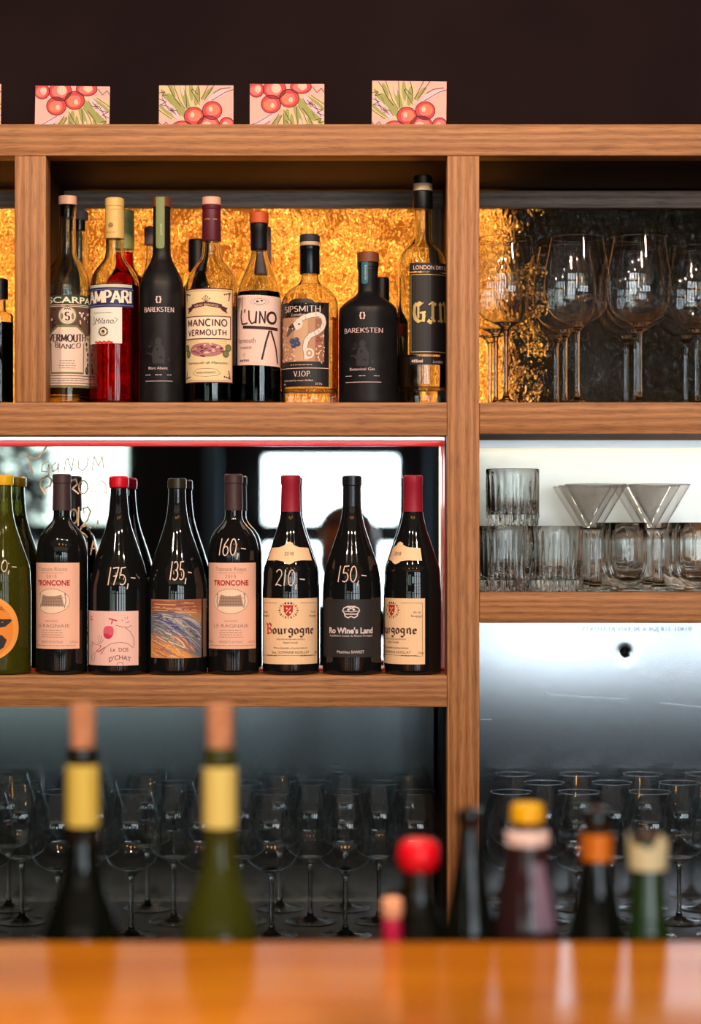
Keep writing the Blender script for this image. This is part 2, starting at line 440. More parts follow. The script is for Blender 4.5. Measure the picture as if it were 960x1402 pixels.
def price(b, txt, a, y, h, width):
    p = Print(); m = INKW
    p.glyphs(txt, a, y, h, m, 1, thick=.062, gap=.06, width=width, slant=.08)
    p.wrap('price', b, 0, b.root, 3, base=.0003)
# ------------------------------------------------------------ the room behind the camera and the wall
def struct(o): return setp(o, kind='structure')
WARMW = flat('dark_room_paint', 40, 36, 38, .8)
struct(box('floor', -5, 5, -8.2, .6, -.1, 0, noisy(P('dark_floorboards', (.05, .03, .02), .5), (.04, .025, .018), (.08, .05, .035), 5, (1, 8, 1))))
struct(box('wall_back', -5, 5, .5, .6, 0, 3.3, WALLD))
struct(box('ceiling', -5, 5, -8.2, .6, 3.3, 3.4, flat('ceiling_paint', 50, 45, 45, .8)))
struct(box('wall_left', -5.1, -5, -8.2, .6, 0, 3.3, WARMW)); struct(box('wall_right', 5, 5.1, -8.2, .6, 0, 3.3, WARMW))
# front wall with window openings
WY = -8.0
holes = [(-4.4, -3.3), (-3.1, -1.225), (-.51, .286), (.75, 1.75), (2.15, 3.3), (3.6, 4.6)]
WZ0, WZ1, WB0, WB1 = .60, 1.866, 1.345, 1.47
xs = [-5.0]+[v for h in holes for v in h]+[5.0]
for i in range(0, len(xs), 2):
    struct(box('wall_front', xs[i], xs[i+1], WY-.1, WY, 0, 3.3, WARMW))
PANE = P('daylight_pane', (.8, .85, .85), .3, emit=(.80, .93, 1.0), es=10)
PANE2 = P('daylight_pane_leafy', (.8, .85, .85), .3, emit=(1, 1, 1), es=3.0)
n_, l_, b_ = nodes(PANE2); q_ = n_.new('ShaderNodeTexNoise'); q_.inputs['Scale'].default_value = 2.6; q_.inputs['Detail'].default_value = 3; q_.inputs['Distortion'].default_value = .6
t_ = n_.new('ShaderNodeTexCoord'); r_ = n_.new('ShaderNodeValToRGB'); r_.color_ramp.elements[0].position = .36; r_.color_ramp.elements[0].color = (.10, .09, .13, 1); r_.color_ramp.elements[1].position = .52; r_.color_ramp.elements[1].color = (.80, 1, .90, 1)
l_.new(t_.outputs['Object'], q_.inputs[0]); l_.new(q_.outputs[0], r_.inputs[0]); l_.new(r_.outputs[0], b_.inputs['Emission Color'])
PFR = flat('window_frame_paint', 30, 30, 34, .5)
for i, (a, b_) in enumerate(holes):
    top = 1.866 if i == 2 else (2.1 if i == 1 else 2.9)  # unseen outer windows made taller and latticed to add glints on the glasses
    struct(box('wall_front', a, b_, WY-.1, WY, 0, WZ0, WARMW)); struct(box('wall_front', a, b_, WY-.1, WY, top, 3.3, WARMW))
    f = bmesh.new(); t = .03
    box_bm(a, b_, WY-.09, WY+.01, WZ0, WZ0+t, bm=f); box_bm(a, b_, WY-.09, WY+.01, top-t, top, bm=f)
    box_bm(a, a+t, WY-.09, WY+.01, WZ0, top, bm=f); box_bm(b_-t, b_, WY-.09, WY+.01, WZ0, top, bm=f)
    box_bm(a, b_, WY-.09, WY+.01, WB0, WB1, bm=f)
    if i != 1 and i != 2: box_bm((a+b_)/2-.02, (a+b_)/2+.02, WY-.08, WY, WZ0, top, bm=f)
    if i != 1 and i != 2:
        for zz in (1.9, 2.4): box_bm(a, b_, WY-.08, WY, zz-.02, zz+.02, bm=f)
        for k_ in (.25, .75): box_bm(a+(b_-a)*k_-.015, a+(b_-a)*k_+.015, WY-.08, WY, WZ0, top, bm=f)
    fo = struct(finish('window_%d' % (i+1), f, PFR))
    link('pane', box_bm(a, b_, WY-.06, WY-.05, WZ0, top) and (lambda bm: (lambda me: (bm.to_mesh(me), me.materials.append(PANE2 if i < 2 else PANE), me)[2])(bpy.data.meshes.new('pane')))(box_bm(a, b_, WY-.06, WY-.05, WZ0, top)), fo)
# grey column between the windows, seen in the mirror
struct(box('trim_1', -.80, -.72, -7.9, -7.8, 0, 3.3, flat('bluish_column', 95, 120, 140, .6)))
struct(box('trim_2', .42, .50, -7.9, -7.8, 0, 3.3, flat('bluish_column_b', 80, 105, 125, .6)))

# pendant lamps behind the camera
BULB = P('warm_bulb', (1, .6, .3), emit=(1, .42, .10), es=42)
BRASS = P('aged_brass', (.35, .2, .08), .3, 1)
def pendant(x, y, z, label):
    t = empty('pendant_lamp', (x, y, z), label, 'lamp', 'pendant lamps over the bar room')
    finish('bulb', lathe_bm([(0, -.13), (.016, -.125), (.028, -.105), (.032, -.07), (.028, -.03), (.016, .0), (.014, .036), (0, .036)], 24, cap=False), BULB, t)
    finish('lamp_shade', lathe_bm([(.016, .05), (.03, .05), (.075, .005), (.078, 0), (.074, 0), (.028, .046), (.016, .046)], 32, cap=False), BRASS, t)
    box('cord', -.003, .003, -.003, .003, .05, 3.3-z, flat('black_cord', 15, 15, 15), t)
for (x, y_, z_), q in zip(PEND, ('leftmost of the three', 'middle one of the three', 'rightmost of the three')):
    pendant(x, y_, z_+.05, 'warm bulb under a small brass shade, %s above the bar counter' % q)
# pink string light on the far wall
PINK = P('pink_led', (1, .2, .6), emit=(1, .12, .55), es=60)
pk = empty('string_light', (2.0, -7.85, 1.6), 'vertical string of small pink lights between the room windows', 'string light')
box('cord', -.003, .003, -.003, .003, 0, 1.25, flat('black_cord', 15, 15, 15), pk)
bm = bmesh.new()
for i in range(9):
    bmesh.ops.create_icosphere(bm, subdivisions=1, radius=.018, matrix=Matrix.Translation((0, .01, .05+i*.14)))
o = finish('light_beads', bm, PINK, pk); o['kind'] = 'stuff'

# ------------------------------------------------------------ oak shelving
ZF = H-.6265      # lowest shelf, where the glasses stand
unit = empty('shelving_unit', (0, 0, 0), 'large built-in oak bar shelving of open compartments on the dark wall', 'shelving')
DB, DC, DE, DR = .325, .108, .345, .30    # back planes: upper glass, mirror, steel, right lit panel
z = lambda py: Z(py, 0)
x = lambda px: X(px, 0)
TOP0, TOP1 = z(213), z(170)
XL, XR = x(-420), x(1400)
def oakp(name, x0, x1, y0, y1, z0, z1, m, bev=.0012): return box(name, x0, x1, y0, y1, z0, z1, m, unit, bev)
oakp('top_beam', XL, XR, 0, .045, TOP0, TOP1, OAKX)
oakp('top_board', XL, XR, .045, .46, TOP1-.03, TOP1-.002, STAIN)
oakp('ceiling_board', XL, XR, .045, .46, TOP0+.002, TOP0+.016, STAIN)
PX0, PX1 = x(612.5), x(656.5)
oakp('upright', PX0, PX1, 0, .045, ZF-.12, TOP0-.0004, OAKZ)
oakp('divider', PX0+.0005, PX1-.002, .0452, .46, ZF, z(551), STAIN)
oakp('divider', PX0+.0075, PX1-.002, .0452, .46, z(551), TOP0, STAIN)
LX0, LX1 = x(20), x(63)
oakp('upright', LX0, LX1, 0, .045, z(551)+.0004, TOP0-.0004, OAKZ)
oakp('divider', LX0+.002, LX1-.0175, .0452, .46, z(551), TOP0, STAIN)
def shelf(x0, x1, yt, yb, nm):
    oakp('shelf_front', x0, x1, 0, .045, z(yb), z(yt), OAKX)
    oakp('shelf_board', x0, x1, .0455, .46, z(yb)+.0005, z(yt)-.0003, OAKX)
shelf(XL, PX0-.0004, 551, 596, 0)
shelf(PX1+.0004, XR, 551, 594, 0)
shelf(PX1+.0004, XR, 811, 853, 0)
shelf(XL, PX0-.0004, 925, 968, 0)
oakp('cabinet', XL, XR, .0, .46, 0, ZF-.006, STAIN)
oakp('cabinet_top', XL, XR, -.0, .46, ZF-.006, ZF, P('black_worktop', (.008, .007, .007), .3))
# rails that hold the textured glass
zr0, zr1 = Z(285, DB-.01), Z(262, DB-.01)
oakp('back_rail', LX1-.0175, PX0+.0075, DB-.016, DB-.001, zr0, zr1, OAKG)
oakp('back_rail', PX1, XR, DB-.016, DB-.001, zr0, zr1, OAKG)
oakp('back_rail', XL, LX0, DB-.016, DB-.001, zr0, zr1, OAKG)
oakp('back_stile', LX1-.0175, LX1+.018, DB-.016, DB-.001, z(551), zr0, OAKGZ)
oakp('back_stile', PX0-.012, PX0+.0075, DB-.016, DB-.001, z(551), zr0, OAKGZ)

# textured amber glass panels, each in front of its light box
HG = bpy.data.materials.new('hammered_amber_glass'); HG.use_nodes = True
n = HG.node_tree.nodes; l = HG.node_tree.links; n.clear()
tc = n.new('ShaderNodeTexCoord'); mp = n.new('ShaderNodeMapping'); mp.inputs['Scale'].default_value = (1, 1, .55)
ns = n.new('ShaderNodeTexNoise'); ns.inputs['Scale'].default_value = 90; ns.inputs['Detail'].default_value = 2; ns.inputs['Distortion'].default_value = 1.6
l.new(tc.outputs['Object'], mp.inputs[0]); l.new(mp.outputs[0], ns.inputs[0])
bp = n.new('ShaderNodeBump'); bp.inputs['Strength'].default_value = 1; bp.inputs['Distance'].default_value = .011
l.new(ns.outputs[0], bp.inputs['Height'])
rf = n.new('ShaderNodeBsdfRefraction'); rf.inputs['Color'].default_value = (1, .80, .48, 1); rf.inputs['Roughness'].default_value = .04; rf.inputs['IOR'].default_value = 1.5
gl = n.new('ShaderNodeBsdfGlossy'); gl.inputs['Roughness'].default_value = .06
fr = n.new('ShaderNodeFresnel'); fr.inputs['IOR'].default_value = 1.6
mx = n.new('ShaderNodeMixShader'); ot = n.new('ShaderNodeOutputMaterial')
for q in (rf, gl, fr): l.new(bp.outputs[0], q.inputs['Normal'])
l.new(fr.outputs[0], mx.inputs[0]); l.new(rf.outputs[0], mx.inputs[1]); l.new(gl.outputs[0], mx.inputs[2]); l.new(mx.outputs[0], ot.inputs[0])
LBOX = P('amber_light_box', (.4, .2, .05), .7, emit=(1, .34, .04), es=.22)
LTUBE = P('warm_led_tube', (1, .8, .4), emit=(1, .50, .12), es=3.6)
DARKB = flat('light_box_black', 14, 14, 18, .6)
def glass_panel(x0, x1, label, lit, tubes, keep):
    t = empty('glass_panel', ((x0+x1)/2, DB+.004, z(551)), label, 'glass panel', 'hammered glass panels behind the top shelf')
    c = (x0+x1)/2; h = zr1-z(551)
    # one sheet, bumpy side to the room
    bm = bmesh.new(); vs = [bm.verts.new(p) for p in ((x0-c, 0, 0), (x1-c, 0, 0), (x1-c, 0, h), (x0-c, 0, h))]; bm.faces.new(vs)
    finish('glass_sheet', bm, HG, t, smooth=False)
    if lit:
        a, b_ = lit
        box('light_board', a-c, b_-c, .075, .08, 0, h, LBOX, t)
    bm = bmesh.new(); rnd = random.Random(17); st_ = .0125
    a_, b_ = tubes
    for i in range(int((b_-a_)/st_)):
        for j in range(int((h-.01)/st_)):
            xx, zz = a_+(i+.5)*st_, (j+.5)*st_
            if rnd.random() > keep(xx, zz/h): continue
            bmesh.ops.create_icosphere(bm, subdivisions=1, radius=rnd.uniform(.0026, .0046), matrix=Matrix.Translation((xx-c+rnd.uniform(-.003, .003), .058, zz+rnd.uniform(-.003, .003))))
    o = finish('light_diodes', bm, LTUBE, t); o['kind'] = 'stuff'
    box('back_board', x0-c, x1-c, .10, .105, 0, h, DARKB, t)
glass_panel(LX1+.003, PX0-.003, 'amber backlit hammered glass panel behind the row of spirits', (LX1, PX0), (LX1-.01, PX0+.01), lambda xx, q: .62+.38*math.exp(-((xx+.05)/.12)**2-((q-.5)/.4)**2))
glass_panel(XL, LX0-.003, 'sliver of backlit amber hammered glass at the far left edge', (XL, LX0), (x(-120), LX0+.01), lambda xx, q: .95)
glass_panel(PX1+.003, XR, 'dark hammered glass panel lit amber only at its left end', (PX1, X(690, .4)), (PX1-.01, X(745, .4)), lambda xx, q: 1.0 if xx < X(685, .4) else .22)

# mirror in its red frame
RED = P('red_lacquered_frame', (.62, .018, .014), .35, coat=.2)
mz0, mz1 = Z(919, DC-.008), Z(603.5, DC-.008)
mt = empty('mirror', (0, DC, mz0), 'wall mirror in a thin red frame behind the wine bottles', 'mirror')
def mbox(nm, x0, x1, y0, y1, z0, z1, m, bev=.0006): return box(nm, x0, x1, y0-DC, y1-DC, z0-mz0, z1-mz0, m, mt, bev)
mxr = X(611, DC-.008)
mbox('mirror_glass', XL, mxr-.002, DC, DC+.004, mz0+.001, mz1-.001, MIRROR, 0)
mbox('frame_rail', XL, mxr, DC-.008, DC-.0004, mz1-.0085, mz1, RED)
mbox('frame_rail', XL, mxr, DC-.008, DC-.0004, mz0, mz0+.004, RED)
mbox('frame_stile', mxr-.006, mxr, DC-.008, DC-.0004, mz0+.0042, mz1-.0087, RED)
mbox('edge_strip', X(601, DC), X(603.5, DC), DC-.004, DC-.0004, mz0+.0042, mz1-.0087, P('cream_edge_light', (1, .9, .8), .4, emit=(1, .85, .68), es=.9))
box('lining_board', PX0-.002, PX0-.0004, .046, DC-.009, z(925)+.0004, z(596)-.0004, RED, unit)
oakp('mirror_backing', XL, PX0-.001, DC+.005, DC+.012, z(925)+.0005, z(596)-.0005, STAIN, 0)
# handwriting on the mirror in cream paint
CREAMP = flat('cream_paint_marker', 235, 205, 170, .5)
p = Print()
ly = 1
p.stroke([(34, 621), (38, 625), (45, 648)], 2.4, CREAMP); p.stroke([(38, 625), (45, 628), (52, 627), (58, 620), (66, 607)], 2.2, CREAMP)
for st in ([(66, 632), (58, 636), (57, 645), (64, 646), (67, 636), (67, 650), (58, 656)], [(78, 632), (71, 638), (72, 646), (79, 642), (80, 634), (80, 648)],
           [(88, 646), (90, 630), (93, 628), (98, 645), (101, 626)], [(108, 628), (107, 640), (113, 645), (119, 638), (121, 626)], [(126, 645), (129, 625), (135, 638), (140, 625), (142, 642)]):
    p.stroke(st, 1.3, CREAMP)
def freehand(pts, w=2.0): p.stroke(pts, w, CREAMP)
freehand([(62, 677), (55, 665), (57, 655), (66, 652), (71, 657), (69, 665), (63, 668), (62, 674)], 2)
freehand([(98, 658), (104, 656), (106, 663), (99, 669), (108, 676)]); freehand(arc(114, 667, 6, 9, 0, 360, 14))
freehand([(120, 668), (126, 673), (134, 672), (146, 675), (145, 663), (138, 657)], 1.2)
freehand(arc(101, 707, 5, 10, 90, 450, 14)); freehand([(108, 694), (107, 720)]); freehand([(115, 703), (114, 696), (120, 694), (124, 700), (120, 712), (111, 722), (118, 719), (125, 723)], 2.2)
freehand([(134, 712), (134, 716), (130, 721)], 1.8); freehand([(112, 722), (109, 727), (117, 732), (120, 736)], 1.8)
freehand([(119, 742), (119, 761)], 1.8); freehand([(124, 760), (128, 740), (133, 757)], 1.8); freehand([(124, 752), (132, 750)], 1.6)
p.cut(0) if False else None
for v in p.bm.verts:
    a, y_ = v.co.x, -v.co.y
    v.co = Vector((X(a, DC), -.0006, Z(y_, DC)-mz0))
finish('handwriting', p.bm, p.mats, mt, smooth=False)

# light strips under the shelves
LEDW = P('white_led_strip', (1, 1, 1), emit=(1, .93, .88), es=7)
LEDP = P('warm_white_led_dot', (1, 1, 1), emit=(1, .86, .60), es=55)
ALU = P('aluminium_channel', (.6, .6, .6), .35, 1)
t = empty('light_strip', (0, .085, z(596)), 'bright white light strip under the shelf above the wine bottles', 'light strip', 'light strips under the shelves')
box('diffuser', XL, X(607, .085), -.003, .003, Z(602.5, .085)-z(596), Z(597.5, .085)-z(596), LEDW, t)
box('channel', XL, X(607, .085), -.003, .004, Z(597.5, .085)-z(596)+.0001, -.0002, ALU, t)
t = empty('light_strip', (0, .22, z(594)), 'warm dotted light strip tucked under the shelf above the tumblers', 'light strip', 'light strips under the shelves')
bm = bmesh.new(); k = PX1+.012
while k < XR:
    box_bm(k, k+.005, -.0005, .0045, -.0065, -.0045, bm=bm); k += .0135
o = finish('light_diodes', bm, LEDP, t); o['kind'] = 'stuff'
bm = bmesh.new(); box_bm(PX1+.002, XR, -.004, .008, -.0045, -.0003, bm=bm); box_bm(PX1+.002, XR, -.006, -.004, -.012, -.0003, bm=bm)
finish('channel', bm, ALU, t)

# lit white panel behind the tumblers, steel panels behind the stemware
WP = P('satin_white_panel', (.84, .85, .80), .30, .25)
o = box('back_panel', PX1+.001, XR, DR, DR+.006, z(811)+.0003, z(594)-.0003, WP); o.location = (0, 0, 0)
setp(o, 'glowing satin white panel behind the tumblers and martini glasses', 'panel')
def steel(nm, col, rough, an):
    m = P(nm, col, rough, 1); n, l, b = nodes(m); b.inputs['Anisotropic'].default_value = an
    tc = n.new('ShaderNodeTexCoord'); mp = n.new('ShaderNodeMapping'); mp.inputs['Scale'].default_value = (400, 1, 3)
    q = n.new('ShaderNodeTexNoise'); q.inputs['Scale'].default_value = 1.5; q.inputs['Detail'].default_value = 3
    l.new(tc.outputs['Object'], mp.inputs[0]); l.new(mp.outputs[0], q.inputs[0])
    bp = n.new('ShaderNodeBump'); bp.inputs['Strength'].default_value = .06; bp.inputs['Distance'].default_value = .0006
    l.new(q.outputs[0], bp.inputs['Height']); l.new(bp.outputs[0], b.inputs['Normal'])
    return m
STL = steel('brushed_steel_left', (.42, .49, .52), .20, 0); STR = steel('brushed_steel_right', (.36, .385, .41), .17, 0)
o = box('steel_panel', XL, PX0-.006, DE, DE+.004, ZF, z(968)-.0003, STL); setp(o, 'dull grey brushed steel panel behind the lower left wine glasses', 'panel')
tp = empty('steel_panel', (X(800, DE), DE, ZF), 'brighter steel panel with a small hole behind the lower right wine glasses', 'panel')
bm = bmesh.new(); hx, hz = X(856, DE)-X(800, DE), Z(893, DE)-ZF
x0, x1, z0, z1 = PX1+.001-X(800, DE), XR-X(800, DE), 0, z(853)-.0003-ZF
# sheet with a round hole and a dent around it
N = 24; rr = [.0034, .006, .010, .018, .03]; dp = [.0030, .0010, .0002, .00002, 0]
rings = [[bm.verts.new((hx+r*math.cos(2*PI*i/N), d, hz+r*math.sin(2*PI*i/N))) for i in range(N)] for r, d in zip(rr, dp)]
for a, b_ in zip(rings, rings[1:]):
    for i in range(N): bm.faces.new((a[i], a[(i+1) % N], b_[(i+1) % N], b_[i]))
q = .03; sq = []
for i in range(N):
    a = 2*PI*i/N; m_ = max(abs(math.cos(a)), abs(math.sin(a))); sq.append(bm.verts.new((hx+.04*math.cos(a)/m_, 0, hz+.04*math.sin(a)/m_)))
for i in range(N): bm.faces.new((rings[-1][i], rings[-1][(i+1) % N], sq[(i+1) % N], sq[i]))
def quad(a, b_, c, d): bm.faces.new([bm.verts.new((p_[0], 0, p_[1])) for p_ in (a, b_, c, d)])
L, R_, B_, T_ = hx-.04, hx+.04, hz-.04, hz+.04
quad((x0, z0), (x1, z0), (x1, B_), (x0, B_)); quad((x0, T_), (x1, T_), (x1, z1), (x0, z1)); quad((x0, B_), (L, B_), (L, T_), (x0, T_)); quad((R_, B_), (x1, B_), (x1, T_), (R_, T_))
bmesh.ops.recalc_face_normals(bm, faces=bm.faces)
finish('steel_sheet', bm, STR, tp, smooth=True)
box('hole_backing', hx-.01, hx+.01, .006, .008, hz-.01, hz+.01, flat('hole_black', 5, 5, 5), tp)
# faint mirrored lettering along the top and two scratches
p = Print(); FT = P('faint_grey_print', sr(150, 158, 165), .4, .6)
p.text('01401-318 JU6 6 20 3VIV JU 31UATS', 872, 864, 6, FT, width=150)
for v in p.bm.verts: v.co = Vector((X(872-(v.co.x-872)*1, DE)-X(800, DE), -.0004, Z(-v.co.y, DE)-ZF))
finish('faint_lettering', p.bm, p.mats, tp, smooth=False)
p = Print(); SCR = P('scratch_bright', (.45, .47, .48), .3, 1)
for st in ([(745, 950), (800, 954), (860, 957)], [(905, 962), (962, 968)], [(658, 985), (674, 985)]): p.stroke(st, .8, SCR)
for v in p.bm.verts: v.co = Vector((X(v.co.x, DE)-X(800, DE), -.0004, Z(-v.co.y, DE)-ZF))
finish('scratch', p.bm, p.mats, tp, smooth=False)

# ------------------------------------------------------------ berry cards on the top beam
PINKC = flat('card_pink', 232, 172, 166); BER = flat('berry_red', 208, 48, 58); BER2 = flat('berry_light', 228, 112, 112); BER3 = flat('berry_pale', 240, 186, 170)
BORG = flat('berry_orange', 236, 120, 84)
LEAF = flat('leaf_green', 148, 152, 82); LEAF2 = flat('leaf_pale', 208, 184, 146); INK = flat('card_ink', 44, 20, 44); LIL = flat('card_lilac', 226, 184, 200)
def card(px0, px1, pyt, flip, label, tilt=0, skew=0):
    dep = .05; cx = (px0+px1)/2; wd = 102; hd = 72
    t = empty('greeting_card', (X(cx, dep), dep, TOP1), label, 'card', 'berry cards standing on the top beam')
    s = S(dep); wm, hm = wd/s, (hd)/s
    z_off = 0
    t.rotation_euler = (-.06, tilt, 0)
    hreal = Z(pyt, dep)-TOP1
    box('card_stock', -wm/2, wm/2, 0, .0006, 0, hreal, PINKC, t)
    p = Print(); B = [(9, 8, 10, 10), (34, 7, 15, 13), (29, 28, 13, 12), (54, 20, 13, 12), (70, 4, 14, 9)]
    rnd = random.Random(5)
    def R_(v): return v
    p.poly([(62, 12), (102, 20), (102, 66), (40, 66), (44, 34)], LEAF2, .2)
    for a, y, w_, h_, an in ((76, 34, 30, 5, .9), (88, 26, 22, 4, .6), (66, 44, 26, 4, 1.25), (50, 48, 18, 4, 1.7), (92, 46, 18, 3, 1.0), (36, 52, 16, 3, 2.3), (58, 55, 18, 3, 1.5), (84, 56, 14, 3, 1.2)):
        p.disc(a, y, w_/1.3, h_, LEAF, .5, 16, an)
    for a, y, w_, h_, an in ((92, 36, 16, 5, .8), (80, 24, 10, 4, .9), (20, 50, 16, 4, 2.7), (70, 56, 8, 2, 1.4)): p.disc(a, y, w_, h_, LIL, .7, 16, an)
    for a, y, rx, ry in B:
        p.disc(a, y, rx, ry, BER, 1.2, 24); p.disc(a-1, y+1, rx*.72, ry*.66, BORG if a in (54, 29) else BER2, 1.5, 20); p.disc(a+2, y-1, rx*.45, ry*.5, BER2 if a in (54, 29) else BER3, 1.7, 16); p.disc(a+2, y+2, rx*.22, ry*.3, BER3 if a != 9 else PINKC, 1.9, 12)
        p.stroke([(a+rx*1.03*math.cos(q*PI/12), y+ry*1.05*math.sin(q*PI/12)) for q in range(25)], 1.1, INK, 2.3)
    for st in ([(66, 30), (74, 42), (80, 58), (84, 70)], [(64, 32), (65, 50), (66, 70)], [(72, 34), (80, 44), (88, 60), (94, 68)], [(78, 22), (90, 34), (100, 36), (92, 40), (102, 44)],
               [(84, 16), (96, 24), (104, 30)], [(46, 36), (52, 46), (58, 56), (56, 58), (48, 50)], [(40, 42), (30, 58), (22, 70)], [(44, 44), (36, 60), (30, 72)], [(30, 42), (10, 54), (-2, 58)],
               [(4, 60), (18, 58), (28, 52)], [(90, 50), (98, 48), (94, 54), (104, 52)], [(46, 40), (47, 56), (50, 70)], [(72, 20), (78, 28), (88, 28), (98, 46)], [(86, 4), (92, 12), (98, 6), (102, 12)]):
        p.stroke(st, .9, INK, 2.3)
    hh = hreal*s
    p.clip(.2, .2, wd-.2, hh-.2) if not flip else p.clip(.2, .2, wd-.2, hh-.2)
    for v in p.bm.verts:
        a, y_ = v.co.x, -v.co.y
        if flip: a, y_ = wd-a, hh-y_
        v.co = Vector(((a-wd/2)/s, -.0003-v.co.z*.00006, (hh-y_)/s))
    bmesh.ops.recalc_face_normals(p.bm, faces=p.bm.faces)
    finish('artwork', p.bm, p.mats, t, smooth=False)
card(48, 149, 117, False, 'pink berry card above the left upright, berries at its upper left', tilt=.012)
card(218, 319, 116, True, 'berry card second from the left, its berries at the lower right', tilt=0)
card(342, 444, 114, False, 'berry card beside the second one, red berries at its upper left', tilt=0)
card(509, 611, 110, True, 'tallest berry card, above the main upright, berries at lower right', tilt=.012)
card(-101, 1, 114, False, 'card cut off by the left edge of the picture', tilt=0)

# tall indoor plant by the left window, seen soft in the mirror
t = empty('potted_tree', (-1.83, -7.45, 0), 'leafy indoor tree in a round pot before the left room window', 'plant')
finish('pot', lathe_bm([(.14, 0), (.19, .02), (.22, .38), (.225, .42), (.205, .42), (.2, .36)], 32), flat('grey_pot', 90, 84, 84), t)
finish('trunk', lathe_bm([(.03, .36), (.024, 1.0), (.018, 1.75)], 12), flat('bark', 70, 50, 40), t)
bm = bmesh.new(); rnd = random.Random(21)
for i in range(420):
    th, ph, rr = rnd.uniform(0, 2*PI), rnd.uniform(-1, 1), rnd.uniform(.3, 1)**.5
    c = Vector((rr*.26*math.cos(th)*math.sqrt(1-ph*ph), rr*.26*math.sin(th)*math.sqrt(1-ph*ph), 1.72+ph*rr*.42))
    u = Vector((rnd.gauss(0, 1), rnd.gauss(0, 1), rnd.gauss(0, .6))).normalized(); w_ = u.orthogonal().normalized(); L = rnd.uniform(.04, .075)
    bm.faces.new([bm.verts.new(c+q) for q in (-u*L, w_*L*.35, u*L, -w_*L*.35)])
o = finish('foliage', bm, noisy(flat('plant_leaf', 60, 62, 60), sr(44, 36, 50), sr(70, 76, 66), 3), t, smooth=False); o['kind'] = 'stuff'
# ------------------------------------------------------------ spirits on the upper shelf
ZA = z(551)-.0003+.0004
D1, D2 = .085, .205
BLK = flat('black_capsule', 14, 14, 17, .4); CORKP = flat('pale_wood_stopper', 226, 176, 150, .5); COPPER = flat('copper_brown_stopper', 120, 62, 38, .45)
CREAM = flat('label_cream', 238, 216, 178); PINKL = flat('label_pink', 240, 196, 172); WHITEL = flat('label_white', 226, 228, 220); INKD = flat('label_ink', 45, 26, 30)
def spirit(name, label, cx, prof, mat, dep=D1, **k): return Bottle(name, label, 'bottle', cx, dep, ZA, prof, mat, group=k.pop('group', 'spirits on the upper shelf'), **k)
BASE = 553

# 1 vermouth bianco
P_SC = [(281, 10.5), (285, 12), (289, 12), (292, 11.2), (345, 11.8), (353, 14), (362, 20), (374, 27), (387, 30.3), (400, 31), (BASE, 31)]
b = spirit('liquor_bottle', 'clear vermouth bianco bottle with ornate green and cream label, beside the left upright', 92.5, P_SC, CLEARB, hollow=True, liquid=(430, LIQ_PALE))
b.cap('stopper', [(269, 12.6), (281, 12.6)], CORKP); b.cap('stopper_plug', [(281, 9), (297, 8.6)], CORKP, label='plug of the stopper seen inside the neck')
GRN = flat('dark_green_print', 40, 62, 36); OLV = flat('olive_print', 118, 120, 78); LC = flat('label_rose_cream', 232, 206, 192); BRN = flat('dark_brown_print', 62, 38, 34)
rot = .13
b.label(rc(50, 407, 530), LC, rot)
p = Print(); p.rect(-50, 407, 50, 420, GRN, 1)
p.text('SCARPA', 5, 418, 8.6, flat('label_offwhite', 236, 226, 206), 2, width=68, bold=.02)
p.wrap('brand_band', b, rot, b.root)
p = Print(); p.rect(-50, 421, 50, 422, BRN); p.rect(-50, 529, 50, 532.5, OLV, 1); p.rect(-50, 516, 50, 517, BRN); p.rect(-50, 520, 50, 520.8, BRN); p.rect(-50, 526, 50, 527, BRN)
p.rect(-50, 423, 50, 452, flat('brown_ornament', 92, 66, 56), 1); p.poly([(-50, 452), (50, 452), (34, 462), (-34, 462)], flat('brown_ornament', 92, 66, 56), 1)
# ornament: leaf scrolls in both upper corners
rnd = random.Random(3)
for sx in (-1, 1):
    for i in range(16):
        a, y = sx*rnd.uniform(17, 40), rnd.uniform(426, 452)
        p.disc(a, y, rnd.uniform(1.2, 3.4), rnd.uniform(.8, 2), (LC, BRN)[i % 2], 2+.3*(i % 2), 10, rnd.uniform(0, 3))
    for i in range(7):
        p.disc(sx*rnd.uniform(29, 34), 466+i*7, 2.4, 3, BRN if i % 2 else OLV, 2, 10)
    p.disc(sx*31, 509, 4, 5.5, BRN, 2.2, 14)
p.poly([(-32, 464), (-14, 448), (14, 448), (32, 464), (25, 472), (24, 514), (-24, 514), (-25, 472)], OLV, 3)
p.poly([(-30, 465), (-13, 451), (13, 451), (30, 465), (23, 473), (22.5, 511.5), (-22.5, 511.5), (-23, 473)], LC, 4)
p.disc(0, 435, 13, 13, OLV, 5, 26); p.disc(0, 435, 11.3, 11.3, LC, 6, 26); p.disc(0, 435, 9.6, 9.6, BRN, 6.5, 26); p.disc(0, 435, 9.2, 9.2, LC, 7, 26)
p.stroke([(-4, 427.5), (-3, 425), (-1.5, 427), (0, 424.5), (1.5, 427), (3, 425), (4, 427.5)], .8, BRN, 8)
for sx in (-1, 1):
    p.disc(sx*7, 436, 1.6, 4.5, OLV, 7.6, 10)
p.wrap('ornament', b, rot, b.root)
p = Print(); p.glyphs('S', 0, 441.5, 11, INKD, 10, thick=.22, nib=(.35, 0), serif=.16)
p.glyphs('VERMOUTH', 0, 470.5, 9.5, INKD, 7, thick=.22, nib=(.4, 0), serif=.13, width=54, curve=-1.5); p.glyphs('BIANCO', 1, 480.5, 6.4, INKD, 7, thick=.20, nib=(.5, 0), serif=.13, width=35, curve=-3)
p.lines(0, 496, 26, 4, INKD, 7, 3.3, .6); p.lines(0, 522.5, 66, 1, INKD, 7, 3, .8)
p.wrap('lettering', b, rot, b.root)
